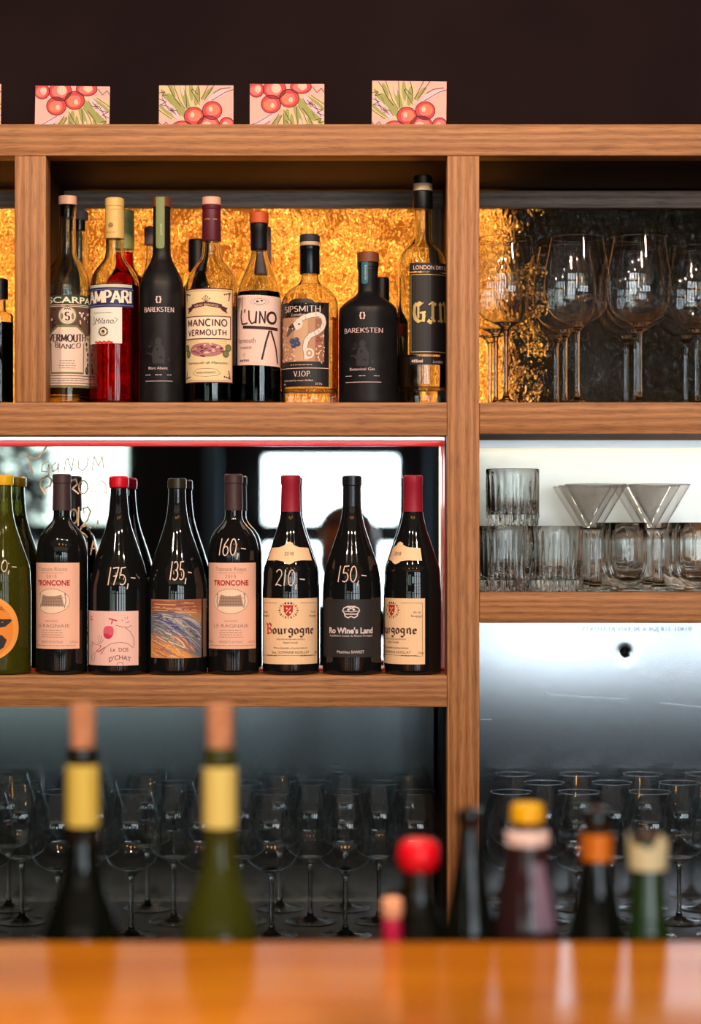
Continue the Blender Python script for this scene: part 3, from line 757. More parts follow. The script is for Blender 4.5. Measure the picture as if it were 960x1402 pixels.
# bottle of the same kind behind
b2 = spirit('liquor_bottle', 'second clear vermouth bottle with grey stopper, behind the one beside the left upright', 108.7, [(720-(720-y)*S(D2)/S(D1), hw*S(D2)/S(D1)) for y, hw in P_SC[:-1]]+[(551, 29)], CLEARB, dep=D2, hollow=True, liquid=(500, LIQ_PALE))
b2.cap('stopper', [(290, 12), (302, 12)], flat('grey_stopper', 128, 118, 120)); b2.cap('stopper_plug', [(302, 8.4), (316, 8)], flat('grey_stopper', 128, 118, 120))

# 2 red bitter
P_CA = [(328, 11.8), (340, 12), (352, 13.5), (360, 18), (370, 26), (381, 31.5), (392, 33.5), (BASE, 33.5)]
def bitter(cx, dep, label, liqy, capmat, full):
    k = S(dep)/S(D1)
    f = lambda y: 720-(720-y)*k
    b = spirit('liquor_bottle', label, cx, [(f(y), w_*k) for y, w_ in [(275, 11)]+P_CA[:-1]]+[(f(553), 33.5*k)], CLEARB, dep=dep, hollow=True, liquid=(liqy, LIQ_RED))
    b.cap('screw_cap', [(f(271.5), 12*k), (f(273), 13.2*k), (f(283), 13.2*k), (f(283.6), 12.4*k), (f(285), 12.4*k), (f(285.6), 13.2*k), (f(288), 13.2*k), (f(288.5), 12.6*k), (f(289.5), 13.2*k), (f(327.5), 13.3*k)], capmat)
    p = Print(); s_ = flat('cap_print', 150, 120, 66)
    p.disc(0, f(310), 3.6*k, 3.6*k, s_, 1, 16); p.text('MILANO', 0, f(321), 2.6*k, s_, 1, width=14*k)
    R0 = b.R; b.R = 13.3*k; pp = b.pp; b.pp = [(0, 13.4*k/b.s), (9, 13.4*k/b.s)]; p.wrap('cap_print', b, -.3, b.root, base=.0003); b.R = R0; b.pp = pp
    return b
b = bitter(157, D1, 'red bitter bottle with navy blue band over white label, second from the left upright', 392, flat('champagne_cap', 222, 186, 112, .35), 0)
rot = -.42
NAVY = flat('navy_band', 26, 30, 84, .45)
p = Print(); p.rect(-44, 393, 44, 397, flat('pale_rim_print', 196, 200, 180), 0); p.rect(-44, 397, 46, 424, NAVY, 1); p.rect(-44, 399.5, 46, 400.2, flat('band_line', 130, 130, 170), 2); p.rect(-44, 421, 46, 421.8, flat('band_line', 130, 130, 170), 2)
p.wrap('brand_band', b, rot, b.root)
p = Print(); p.glyphs('CAMPARI', 2, 418, 16, flat('label_offwhite', 236, 226, 206), 3, thick=.25, nib=(.55, 0), serif=.13, width=80, gap=.1); p.wrap('lettering', b, rot, b.root)
b.label(rc(28, 424, 473), WHITEL, rot, label='white lower label with script and a small crest')
p = Print(); p.lines(0, 431, 32, 1, INKD, 1, 3, .8); p.text('Milano', 2, 446, 8, INKD, 1, width=28, slant=.3)
p.stroke([(-17, 440), (-14, 436), (-12, 446), (-18, 447), (-17, 440)], .6, INKD); p.stroke([(16, 447), (22, 441), (18, 438)], .6, INKD)
for i in range(14):
    t = 2*PI*i/14; p.disc(2+6.2*math.cos(t), 457+5.4*math.sin(t), 1.5, 1.2, INKD if i % 2 else flat('crest_grey', 110, 100, 90), 1.5, 8)
p.disc(2, 457.5, 3, 3, flat('crest_gold', 206, 160, 60), 2, 12); p.disc(2, 456.5, 2, 1.8, INKD, 2.5, 10)
RP = flat('label_red', 196, 36, 32)
for i in range(8): p.disc(-10+i*3.4, 471+(i % 2), 2.2, 1.7, RP, 2, 8)
p.wrap('artwork', b, rot, b.root)
bitter(171.3, D2, 'second red bitter bottle, filled to the neck with a green screw cap, behind the first', 346, flat('green_champagne_cap', 150, 156, 92, .35), 1)

# 3 tall matte black aquavit
b = spirit('liquor_bottle', 'tall matte black bottle with pale green strip seal over its copper stopper', 221.5, [(284, 11), (286, 11.8), (345, 12.2), (356, 14.5), (366, 19.5), (380, 26.5), (393, 30), (403, 30.6), (BASE, 30.6)], MATTE)
b.cap('stopper', [(271, 12.8), (284, 12.8)], COPPER)
def wrap_on(b, p, name, R, rot, parent=None, base=.0003, vstep=None):
    R0, pp = b.R, b.pp; b.R = R; b.pp = [(0, R/b.s), (9, R/b.s)]; o = p.wrap(name, b, rot, parent or b.root, vstep, base=base); b.R, b.pp = R0, pp; return o
p = Print(); SG = flat('strip_seal_green', 128, 142, 96); p.rect(-7, 271.5, 5, 336, SG); p.poly([(-7, 336), (5, 336), (4.5, 340), (2, 342), (-4, 342), (-6.5, 340)], SG); p.text('AKVAVIT', -1, 316, 3, flat('seal_print', 200, 206, 170), 2, width=16, rot=PI/2)
wrap_on(b, p, 'strip_seal', 12.9, 0)
PWH = flat('print_pinkish_white', 226, 196, 200); SHD = flat('tonal_print', 34, 38, 46, .6); SHD2 = flat('tonal_print_dark', 8, 8, 10, .6)
def barek(b, rot, yl, yn, w_, ya, line, sub):
    p = Print()
    for sx in (-1, 1):
        p.poly([(sx*.5, yl-5), (sx*3.2, yl-4.5), (sx*3.4, yl-1.5), (sx*4.4, yl), (sx*3.4, yl+1.5), (sx*3.2, yl+4.5), (sx*.5, yl+5), (sx*.5, yl+3.4), (sx*1.6, yl+3), (sx*1.8, yl), (sx*1.6, yl-3), (sx*.5, yl-3.4)], PWH)
    p.glyphs('BAREKSTEN', 0, yn, 6.2, PWH, 1, thick=.17, nib=(.45, 0), serif=.11, width=w_)
    p.text(line, -1, sub, 3.8, PWH, 1, width=w_*.62); 
    for dx, ww in ((-w_*.36, w_*.26), (0, w_*.22), (w_*.34, w_*.16)): p.lines(dx, sub+7, ww, 1, PWH, 1, 3, .8)
    p.rect(-w_*.46, sub+15.5, w_*.46, sub+16.2, PWH)
    p.wrap('lettering', b, rot, b.root)
    p = Print(); rnd = random.Random(9)
    p.poly([(-8, ya+20), (-9, ya+5), (-5, ya-4), (0, ya-8), (5, ya-5), (9, ya+4), (8, ya+20)], SHD, 1)
    p.disc(0, ya-10, 4.5, 5, SHD, 1); p.disc(-9, ya-8, 5, 3, SHD2, 1.2, 12, .8)
    for i in range(10): p.disc(rnd.uniform(-18, 18), ya+rnd.uniform(-10, 18), rnd.uniform(2, 5), rnd.uniform(1, 2.4), (SHD2, SHD)[i % 2], 2, 10, rnd.uniform(0, 3))
    p.wrap('tonal_artwork', b, rot, b.root)
barek(b, -.05, 413.5, 430, 43, 480, 'Hunes Abstos' if 0 else 'Blant Absint', 508)

# 4 vermouth with cream label
b = spirit('liquor_bottle', 'round-shouldered vermouth bottle with burgundy capsule and large cream label', 289.7, [(276, 11.5), (330, 12), (346, 13), (355, 15.5), (364, 22), (375, 29.5), (386, 34), (398, 35.6), (BASE, 35.6)], CLEARB, hollow=True, liquid=(421, LIQ_DARK))
BUR = flat('burgundy_capsule', 92, 28, 44, .4)
b.cap('stopper', [(270.5, 12.8), (281, 13)], CORKP)
b.cap('capsule', [(281, 13.4), (287, 13.2), (288, 12.6), (329.5, 13.3), (331, 12.8)], BUR)
p = Print(); GP = flat('gold_print', 196, 150, 96)
p.stroke([(-9, 302.3), (-5, 301.3), (-1, 302.3)], .8, GP); p.rect(3, 301.5, 9, 302.3, GP); wrap_on(b, p, 'gold_lines', 13.3, 0)
rot = -.15; MAR = flat('maroon_print', 84, 28, 46); TANL = flat('label_tan_cream', 234, 212, 166); RAY = flat('label_ray', 224, 190, 146)
p = Print(); p.rect(-41, 398.5, 41, 526.5, MAR, 0); p.rect(-39.6, 400, 39.6, 525, TANL, 1); o = p.wrap('label', b, rot, b.root)
p = Print(); p.frame(-38, 401.8, 38, 523.2, .5, MAR, 2)
for i in range(17):
    t = PI*i/16; c0, s0 = math.cos(t), math.sin(t)
    for yb, sg in ((436, -1), (470, 1)):
        q = [(c0*6, yb+sg*s0*4), (math.cos(t+.05)*30, yb+sg*math.sin(t+.05)*20), (math.cos(t-.05)*30, yb+sg*math.sin(t-.05)*20)]
        p.face(q, RAY, 1.5)
for sx in (-1, 1):
    for sy, yy in ((1, 404), (-1, 521)):
        for i in range(4): p.disc(sx*(35-i*3), yy+sy*(1+i*.6), 1.8-i*.2, 1.2, MAR, 2, 8); p.disc(sx*(35-i*.7), yy+sy*(1+i*3), 1.2, 1.8-i*.2, MAR, 2, 8)
# crown over the ribbon
for a in (-5, -2.5, 0, 2.5, 5): p.stroke([(0, 418), (a, 413-(5-abs(a))*.7)], .7, MAR, 2); p.disc(a, 412.4-(5-abs(a))*.7, .9, .9, MAR, 2, 8)
p.poly([(-22, 420), (0, 416.5), (22, 420), (22, 426), (0, 422.5), (-22, 426)], MAR, 3)
for sx in (-1, 1): p.poly([(sx*20, 421.5), (sx*31, 425), (sx*28.5, 428), (sx*31, 432.5), (sx*23, 429), (sx*20, 426)], MAR, 2.6)
p.frame(-36.5, 436, 36.5, 467.5, 1.3, MAR, 4); p.rect(-35.2, 437.3, 35.2, 466.2, flat('label_bright_cream', 244, 224, 200), 3)
rnd = random.Random(11); PUR = [flat('print_purple', 128, 64, 90), flat('print_rose', 176, 112, 118), flat('print_cream', 226, 190, 160), MAR]
p.disc(0, 482, 25, 9.5, PUR[1], 2.2, 26)
for i in range(46):
    t = rnd.uniform(0, 2*PI); r_ = rnd.uniform(0, 1)**.5
    p.disc(24*r_*math.cos(t), 482+8.5*r_*math.sin(t), rnd.uniform(1.5, 4), rnd.uniform(.5, 1.3), PUR[i % 4], 2.5+.05*i, 8, rnd.uniform(-.5, .5))
GM = flat('medal_green', 92, 96, 56)
for a, y in ((-32, 479), (-29, 487), (32, 479), (28, 487)): p.disc(a, y, 5.2, 5.2, GM, 5, 16); p.disc(a, y, 3.6, 3.6, flat('medal_light', 126, 126, 82), 5.5, 14)
p.stroke([(-20, 514), (-14, 508), (0, 507), (14, 508), (20, 514), (14, 517), (0, 518), (-14, 517), (-20, 514)], .5, MAR, 2)
p.wrap('artwork', b, rot, b.root)
p = Print(); p.text('VINO BIANCO', 0, 422.3, 3, TANL, 6, width=34, curve=2)
p.glyphs('MANCINO', 0, 449.6, 8.8, MAR, 6, thick=.2, width=59, gap=.2); p.glyphs('VERMOUTH', 0, 462.2, 7.2, MAR, 6, thick=.2, width=57, gap=.2)
p.text('Vermouth di Mancino', 0, 501, 3.5, BRN, 6, width=60, slant=.3); p.text('ROSSO AMARANTO', 0, 514, 2.8, BRN, 6, width=26)
p.wrap('lettering', b, rot, b.root)

# 5 vermouth rosso
b = spirit('liquor_bottle', 'sloping-shouldered vermouth rosso bottle with orange-topped black cap and brush-drawn label', 354.8, [(306, 10), (343, 10.5), (352, 12), (366, 17.2), (382, 23.8), (396, 28.3), (410, 30), (BASE, 30)], CLEARB, hollow=True, liquid=(401, LIQ_DARK))
b.cap('cap_top', [(291, 12), (292, 12.9), (306.3, 12.9)], flat('burnt_orange_cap', 196, 84, 34, .5), label='burnt orange cap top')
b.cap('capsule', [(306.5, 12.4), (317, 12.2), (318, 11.7), (341, 11.7), (343.5, 11)], BLK)
rot = 0; LP = flat('label_blush', 236, 204, 196); BR = flat('brush_brown', 44, 20, 22)
b.label([(-40, 406), (40, 409), (40, 504), (-40, 501)], LP, rot)
p = Print()
for i in range(24):
    t = 2*PI*i/24; p.disc(2+12.5*math.cos(t), 416+6*math.sin(t), .55, .4, BRN, 1, 6)
p.stroke(arc(2, 416, 9, 4, 0, 360, 18), .5, BRN); p.disc(-1, 416, 2, 1.4, BRN, 1, 10); p.disc(5, 415, 1.6, 1.2, BRN, 1, 10)
W_ = 2.2
for st, w_ in (([(-26, 427), (-27, 436), (-24.5, 446), (-19, 446), (-15, 445)], 2.4), ([(-19, 426), (-20, 431)], 2), ([(-13, 428), (-12.5, 440), (-9, 446), (-4, 444), (-2, 430), (-3, 446)], 2.1), ([(2, 446), (2.5, 430), (9, 445), (10, 429)], 2.1), (arc(20, 438, 7.2, 7.5, 90, 460, 20), 3.4), ([(-23, 450), (0, 451.5), (31, 453)], 4.2),
                ([(16, 455), (11, 470), (5, 495)], 2.6), ([(18, 455), (27, 478), (31, 500)], 2.8)):
    p.stroke(st, w_, BR, 1)
p.text('Vermouth', -19, 472, 7, BRN, 1, width=31); p.text('rosso', -19, 480, 5, BRN, 1, width=20); p.text('torino', -21, 497, 4, BRN, 1, width=17, bold=.03); p.stroke(arc(-21, 488, 1.6, 2, 0, 360, 10), .5, BRN)
p.wrap('lettering', b, rot, b.root)

# 6 gin with the swan
b = spirit('liquor_bottle', 'clear gin bottle with black capsule and swan picture label, third from the right', 424.2, [(337, 12), (376, 11.8), (384, 12.6), (389, 16), (395, 25), (402, 32.5), (411, 37.5), (421, 39.2), (532, 39.2), (534, 38.4), (536, 39.4), (BASE, 39.4)], CLEARB, hollow=True, liquid=(436, LIQ_CLEAR), thickbase=.017)
b.cap('stopper', [(321.5, 12.6), (323, 13.6), (331.5, 13.8)], flat('charcoal_stopper', 40, 36, 38, .6), knurl=0)
b.cap('paper_band', [(331.5, 13.2), (337, 13.2)], flat('beige_band', 200, 176, 146))
b.cap('capsule', [(337, 13.9), (342, 14), (343, 13.6), (376, 13.8)], P('black_gloss_capsule', sr(10, 12, 18), .2))
rot = -.30; BL = flat('label_black', 24, 22, 26, .5); TP = flat('print_tan', 186, 140, 110); PW = flat('print_warm_white', 232, 206, 196)
b.label([(-41, 418), (-20, 418), (-16, 414.5), (-8, 412.5), (8, 412.5), (16, 414.5), (20, 418), (41, 418), (41, 532), (-41, 532)], BL, rot)
p = Print(); p.rect(-33, 438, 33, 498, TP, 1); p.rect(-10, 440, 10, 497, flat('print_tan_light', 206, 166, 132), 1.3); p.rect(20, 440, 33, 497, flat('print_tan_dark', 150, 104, 78), 1.3)
SW = flat('swan_white', 236, 218, 210)
rnd = random.Random(4)
for i in range(70):
    a = rnd.uniform(-34, -8) if i < 50 else rnd.uniform(20, 34); y = rnd.uniform(448, 499)
    if i < 50 and a > -20 and y < 470: continue
    p.disc(a, y, rnd.uniform(1, 2.6), rnd.uniform(.7, 1.4), (PW, PINKL, flat('blossom_pink', 214, 160, 150))[i % 3], 2+i*.02, 7, rnd.uniform(0, 3))
neck = [(-8, 449), (-4, 443), (4, 439), (14, 435.5), (24, 434), (31, 438), (33, 445), (30, 453), (22, 459), (13, 463), (8, 470), (6, 479), (8, 488), (8, 495)]
p.stroke(neck, 7.5, flat('swan_shadow', 128, 104, 100), 3.6); p.stroke(neck, 6, SW, 4)
p.disc(-5, 449, 9, 6, SW, 4.4, 18, -.5); p.poly([(-11, 447), (-20, 455), (-24, 464), (-19, 463), (-13, 457), (-7, 455)], flat('beak_grey', 96, 84, 88), 4.6); p.poly([(-12, 446), (-19, 451), (-15, 453), (-9, 451)], INKD, 4.8)
p.disc(-2, 447.5, 1.6, 1.2, INKD, 5, 10)
for a, y in ((-13, 470), (-6, 469), (-10, 476), (-4, 474)): p.disc(a, y, 4.2, 3.8, flat('berry_blue', 58, 72, 112), 5, 14); p.disc(a-1, y-1, 1.6, 1.3, flat('berry_blue_light', 104, 120, 156), 5.3, 8)
for a, y in ((24, 466), (27, 469), (23, 470)): p.disc(a, y, 2.4, 1.6, flat('blossom_red', 150, 66, 66), 5, 8)
p.disc(12, 487, 6.5, 7, SW, 5, 16); p.disc(12, 487, 4.2, 4.6, TP, 5.3, 14); p.disc(12, 487, 2, 2.3, SW, 5.6, 10)
p.rect(-41, 506.5, 41, 507.3, PW, 1); p.wrap('artwork', b, rot, b.root)
p = Print(); p.glyphs('SIPSMITH', 0, 430.5, 7.6, PW, 1, thick=.17, nib=(.4, 0), serif=.12, width=55); p.text('London', -4, 436.5, 4.4, PW, 6, width=20, slant=.3)
p.lines(0, 502, 36, 1, PW, 1, 3, .8); p.glyphs('V.J.O.P.', 2, 518, 7, PW, 1, thick=.15, nib=(.4, 0), serif=.1, width=24, gap=.08); p.text('Hand crafted by master distillers', -6, 524.5, 2.6, PW, 1, width=46, slant=.2); p.text('57.7%', 25, 529.5, 3, PW, 1); p.text('70cl', -28, 529.5, 2.6, PW, 1)
p.wrap('lettering', b, rot, b.root)

# 7 squat matte black gin
b = spirit('liquor_bottle', 'squat matte black botanical gin bottle with cork-brown stopper and blue seal', 504, [(360, 11.5), (362, 13.4), (398, 13.8), (404, 16.5), (411, 26), (418, 35), (424, 39.2), (432, 40.2), (BASE, 40.2)], MATTE)
b.cap('stopper', [(346, 14.4), (347, 15), (360, 15)], COPPER)
b.cap('capsule', [(360, 14), (361, 14.8), (366, 14.8), (367, 14.2), (371, 14.2)], BLK)
p = Print(); TE = flat('teal_seal', 36, 108, 128, .4); p.rect(-9.5, 360.5, 0, 386, TE); p.poly([(-9.5, 386), (0, 386), (-.5, 389), (-3, 390.5), (-6.5, 390.5), (-9, 389)], TE); p.text('Botanical Gin', -4.5, 375, 2.8, PWH, 2, width=20, rot=PI/2); wrap_on(b, p, 'strip_seal', 14.9, 0)
barek(b, -.20, 436, 459, 57, 484, 'Botanical Gin', 510)

# 8 tall gin at the main upright
b = spirit('liquor_bottle', 'tallest clear gin bottle with gold blackletter on black label, against the main upright', 579, [(262, 10), (286, 11.5), (325, 12), (333, 14.5), (339, 21), (346, 28), (356, 33), (366, 34.6), (528, 34.6), (531, 33.6), (534, 35), (BASE, 35)], CLEARB, hollow=True, liquid=(488, LIQ_CLEAR), thickbase=.02)
b.cap('screw_top', [(241, 12.4), (242.5, 13.2), (252, 13.2)], BLK, knurl=30); b.cap('paper_band', [(252, 13.3), (262, 13.3)], flat('beige_band', 200, 176, 146)); b.cap('capsule', [(262, 13.3), (285, 13.6), (286.5, 13)], BLK)
rot = .42; GOLD = P('gold_foil_print', sr(206, 178, 112), .35, .5)
b.label(rc(35, 364, 375.5), BL, rot, label='narrow black band reading London dry'); b.label(rc(35, 377.5, 488), BL, rot); b.label(rc(35, 491, 502), BL, rot, label='small black strip under the main label')
p = Print(); p.text('LONDON DRY GIN', 0, 373, 5.6, PW, 1, width=58); p.text('44%vol', -24, 499, 4.4, PW, 1, width=16, bold=.03); p.text('London', 6, 499.5, 4.4, PW, 1, width=16, slant=.3)
p.frame(-33, 379.5, 33, 485, .8, GOLD, 1)
NB = (.28, math.radians(40))
def bl(st, w_=4.4): p.stroke(st, w_, GOLD, 2, NB)
# blackletter G, I, N
bl([(-18, 420), (-22, 418), (-27, 422), (-28, 432), (-26, 440), (-21, 444), (-15, 441), (-14, 434)], 5); bl([(-27, 419), (-21, 423), (-15, 418)], 4); bl([(-22, 423), (-22, 439)], 3.4); bl([(-20, 432), (-12, 431)], 4); bl([(-15, 431), (-15, 444)], 4.6)
bl([(-8, 421), (-3, 418), (3, 421)], 4.4); bl([(-2, 419), (-2, 440), (-5, 445), (-9, 442)], 5); bl([(-4, 437), (1, 444)], 4)
bl([(7, 421), (10, 419), (11, 440), (14, 444)], 5); bl([(11, 422), (17, 418), (20, 422), (20, 444)], 5); bl([(6, 443), (12, 442)], 3.5); bl([(18, 441), (24, 443)], 4)
p.wrap('lettering', b, rot, b.root)

# bottles standing behind the front row
b = spirit('liquor_bottle', 'small clear bottle with greyish capsule, behind the tall matte black one', 209.5, [(326, 9), (356, 10), (372, 13), (392, 26), (405, 30), (551, 30)], CLEARB, dep=D2, hollow=True, liquid=(430, LIQ_AMBER), group='spirits behind the front row')
MAU = flat('mauve_capsule', 118, 100, 108, .4); b.cap('capsule', [(311, 11), (313, 12), (336, 12)], MAU)
b = spirit('liquor_bottle', 'dark bottle with plain black capsule, behind the vermouth with the cream label', 270, [(331, 9), (366, 10), (385, 14), (405, 27), (420, 30), (551, 30)], WINE, dep=D2, group='spirits behind the front row')
b.cap('capsule', [(328, 11.2), (330, 12), (372, 12.4)], BLK)
b = spirit('liquor_bottle', 'bottle with mauve capsule, behind the vermouth rosso', 358.5, [(316, 9), (372, 10), (392, 16), (412, 27), (425, 30), (551, 30)], CLEARB, dep=D2, hollow=True, liquid=(400, LIQ_AMBER), group='spirits behind the front row')
b.cap('capsule', [(311, 12), (313, 13), (376, 13)], MAU)
b = spirit('liquor_bottle', 'dark-capped bottle with red and beige label, between squat black gin and tallest gin', 524, [(384, 8), (410, 9), (420, 12), (432, 24), (442, 31), (551, 31)], WINE, dep=D2, group='spirits behind the front row')
b.cap('capsule', [(380, 8.5), (381, 9), (411, 9.4)], BLK)
b.label(rc(46, 405 if 0 else 446, 463), flat('label_deep_red', 140, 18, 24), .2, label='red upper label'); b.label(rc(46, 463.5, 532), flat('label_beige', 196, 170, 132), .2, label='beige lower label')
# squat bottle at the left edge
b = spirit('liquor_bottle', 'squat dark spirit bottle with black stopper cut off by the left edge', 0, [(411, 8), (424, 8), (427, 11), (430, 16), (434, 18), (BASE, 18)], CLEARB, hollow=True, liquid=(442, P('dark_rum', (.06, .012, .008), .05)))
b.cap('stopper', [(382, 10), (383.5, 11), (410, 11)], BLK)

# ------------------------------------------------------------ wine bottles in front of the mirror
ZC = z(925)
DW = .047
def wine(label, cx, prof, mat=None, dep=DW, **k): return Bottle('wine_bottle', label, 'bottle', cx, dep, ZC, prof, mat or WINE, group='wine bottles on the middle shelf', **k)
BB = 922.5
BORD = lambda hw: [(654, 11), (706, 11.6), (712, 13), (718, 17.5), (726, 24.5), (737, 30.8), (750, hw-1), (762, hw), (BB, hw)]
BURG = lambda hw, t=0: [(655+t, 11.2), (684+t, 12), (704+t, 14), (722+t, 18), (742+t, 24.5), (762+t, 31.2), (782+t, 37), (800+t, hw-.8), (812+t, hw), (BB, hw)]
PLUM = flat('plum_brown_capsule', 62, 42, 44, .45); CRIM = flat('crimson_capsule', 150, 28, 50, .42)
def capsule(b, y0, y1, mat, hw0=12.9, hw1=12.2, ring=12): b.cap('capsule', [(y0, hw0-.8), (y0+1.5, hw0), (y0+ring, hw0), (y0+ring+1.2, hw1-.1), (y1, hw1+.6)], mat)
# yellow wax, orange oval label
b = wine('olive wine bottle with yellow wax top and round orange label, at the left edge', 4, BURG(38.5, -2), OLIVED)
YW = P('yellow_wax', sr(222, 176, 10), .35); b.cap('wax', [(650, 13), (652, 14.5), (662, 14.6), (664.5, 14)], YW)
p = Print(); OR = flat('label_orange', 232, 138, 36); p.disc(0, 858.5, 45, 44.5, flat('label_orange_edge', 238, 160, 74), 0, 40); p.disc(-2, 860, 39, 40, OR, 1, 36); rot = -.42
o = p.wrap('label', b, rot, b.root)
p = Print(); DG = flat('dog_black', 34, 32, 38)
p.poly([(-34, 870), (-30, 850), (-16, 838), (2, 836), (14, 840), (20, 846), (33, 846), (35, 848), (31, 852), (26, 856), (14, 858), (10, 866), (22, 868), (28, 874), (24, 884), (12, 892), (-8, 898), (-28, 892)], DG, 2)
p.disc(8, 872, 9, 7, flat('dog_grey', 92, 78, 92), 2.5, 16); p.disc(22, 850, 1, .8, OR, 3, 8); p.text('ALGERIA', 0, 834, 7, flat('label_brown_print', 120, 66, 30), 2, width=50, curve=2); p.text('orange wine', 2, 897, 3, flat('label_brown_print', 120, 66, 30), 2, width=26)
p.wrap('artwork', b, rot, b.root); price(b, '80,-', 10, 782, 16, 34)
# Troncone pair
def troncone(cx, rot, label, pr=None):
    b = wine(label, cx, BORD(34.8))
    capsule(b, 649, 699, PLUM)
    p = Print(); PL = flat('label_salmon', 242, 190, 168); p.rect(-40.5, 770, 40.5, 886.5, PL, 0); o = p.wrap('label', b, rot, b.root)
    RDP = flat('print_crimson', 176, 24, 44); GY = flat('print_grey_brown', 160, 122, 112)
    p = Print(); p.text('Toscana Rosso', 0, 781, 5.5, GY, 2, width=44); p.text('INDICAZIONE GEOGRAFICA TIPICA', 0, 784.3, 1.6, GY, 2, width=34); p.text('2015', 0, 790.5, 4.5, GY, 2, width=15)
    p.text('TRONCONE', 0, 800.5, 7.4, RDP, 2, width=51, bold=.03)
    p.disc(0, 822, 25.5, 17, GY, 1, 36); p.disc(0, 822, 24.8, 16.3, flat('label_pale_oval', 244, 214, 190), 1.5, 36)
    DR_ = flat('drawing_grey', 170, 140, 120); p.poly([(-14, 813), (-6, 815), (6, 815), (14, 813), (18, 829), (-18, 829)], DR_, 2)
    for i in range(9): p.stroke([(-12+i*3, 815), (-15+i*3.8, 829)], .5, flat('drawing_dark', 118, 92, 84), 2.4)
    for i in range(3): p.stroke([(-15, 818+i*4), (15, 818+i*4)], .5, flat('drawing_dark', 118, 92, 84), 2.4)
    for sx in (-1, 1): p.stroke([(sx*19, 814), (sx*20, 822), (sx*18, 831)], 1, flat('drawing_dark', 118, 92, 84), 2.4); p.disc(sx*19, 812.5, 1.2, 1.2, flat('drawing_dark', 118, 92, 84), 2.4, 8); p.stroke([(sx*18, 818), (sx*15, 816)], .6, GY, 2.4)
    p.wrap('emblem', b, rot, b.root) if 0 else None
    p.text('VINO ROSSO', 0, 850, 2.5, GY, 2, width=18); p.text('LE RAGNAIE', 0, 857.5, 5, GY, 2, width=50); p.lines(0, 861, 36, 4, GY, 2, 3, .8); p.text('750 ml', -32, 878.5, 3, GY, 2, width=10); p.text('PRODOTTO IN ITALIA', 0, 878.5, 3.2, GY, 2, width=32); p.text('13,5% vol', 31, 878.5, 3, GY, 2, width=12); p.lines(0, 881.5, 72, 1, GY, 2, 3, .8)
    p.wrap('lettering', b, rot, b.root)
    return b
b = troncone(84.8, -.28, 'wine bottle with salmon label and plum capsule, next to the yellow-waxed one')
b = troncone(319.8, -.06, 'wine bottle with salmon label and plum capsule, price 160 on it'); price(b, '160,-', 0, 760, 23, 40)
# cat label
b = wine('wine bottle with red wax top and pink cat drawing label, price 175', 162.7, [(656, 11), (672, 11.2)]+BURG(41.5)[1:])
RW = P('red_wax', sr(200, 18, 40), .3); b.cap('wax', [(652, 12.2), (654, 13.4), (662, 13.6), (667, 13), (668.5, 11.8)], RW)
rot = -.21; PKL = flat('label_soft_pink', 244, 200, 192); RB = flat('print_raspberry', 206, 40, 84); PEN = flat('pen_line', 110, 64, 70)
b.label(rc(42, 835, 908.5), PKL, rot)
p = Print(); K = lambda pts: [((x_-455)/12.0*1.10, 830+y_/12.0) for x_, y_ in pts]
p.poly(K([(380, 330), (410, 305), (470, 298), (520, 320), (530, 380), (520, 450), (470, 510), (420, 505), (370, 460), (365, 390)]), flat('print_pink_red', 224, 92, 118), 1)
p.poly(K([(370, 420), (430, 425), (480, 455), (515, 440), (500, 480), (450, 515), (400, 500), (370, 460)]), RB, 1.5)
p.stroke(K([(455, 180), (575, 215)]), 1.8, RB, 1); p.stroke(K([(515, 200), (490, 270)]), 1.4, RB, 1)
for st in ([(130, 560), (180, 595), (260, 605), (320, 625), (320, 650), (240, 710)], [(230, 715), (290, 720), (340, 690), (385, 650), (420, 640), (480, 590), (560, 572), (650, 566), (730, 585), (790, 630), (825, 660)], [(330, 690), (325, 760), (350, 740), (370, 690), (400, 655)],
           [(700, 330), (780, 400), (830, 500), (835, 640)], [(555, 285), (640, 315), (740, 325), (790, 290)], [(270, 590), (300, 450)], [(300, 590), (345, 470)], [(320, 590), (370, 520)], [(195, 730), (130, 800), (115, 850)], [(215, 740), (180, 900)], [(100, 600), (105, 800), (150, 880)], [(640, 200), (670, 215)], [(690, 160), (695, 190)], [(735, 150), (725, 190)], [(760, 220), (740, 250), (700, 240)], [(570, 930), (600, 890), (650, 890), (670, 930)], [(130, 560), (150, 640)]):
    p.stroke(K(st), .65, PEN, 1)
p.stroke(K([(235, 712), (290, 715), (335, 690), (380, 652)]), 1.4, RB, 1.4); p.disc(*K([(318, 625)])[0], 1.2, 1, PEN, 1.4, 8)
p.wrap('artwork', b, rot, b.root)
p = Print(); q = K([(515, 712), (672, 715), (620, 850)]); p.text('Le', q[0][0], q[0][1], 5.2, PEN, 1, width=6.2, bold=.01); p.text('DOS', q[1][0], q[1][1], 5.4, PEN, 1, width=13, bold=.01); p.text("D'CHAT", q[2][0], q[2][1]-.5, 6.4, PEN, 1, width=30, bold=.01, curve=3.6); p.text('C.C.', *K([(108, 212)])[0], 5.2, RB, 1, width=8, bold=.05)
p.wrap('lettering', b, rot, b.root); price(b, '175,-', 9, 800, 24, 42)
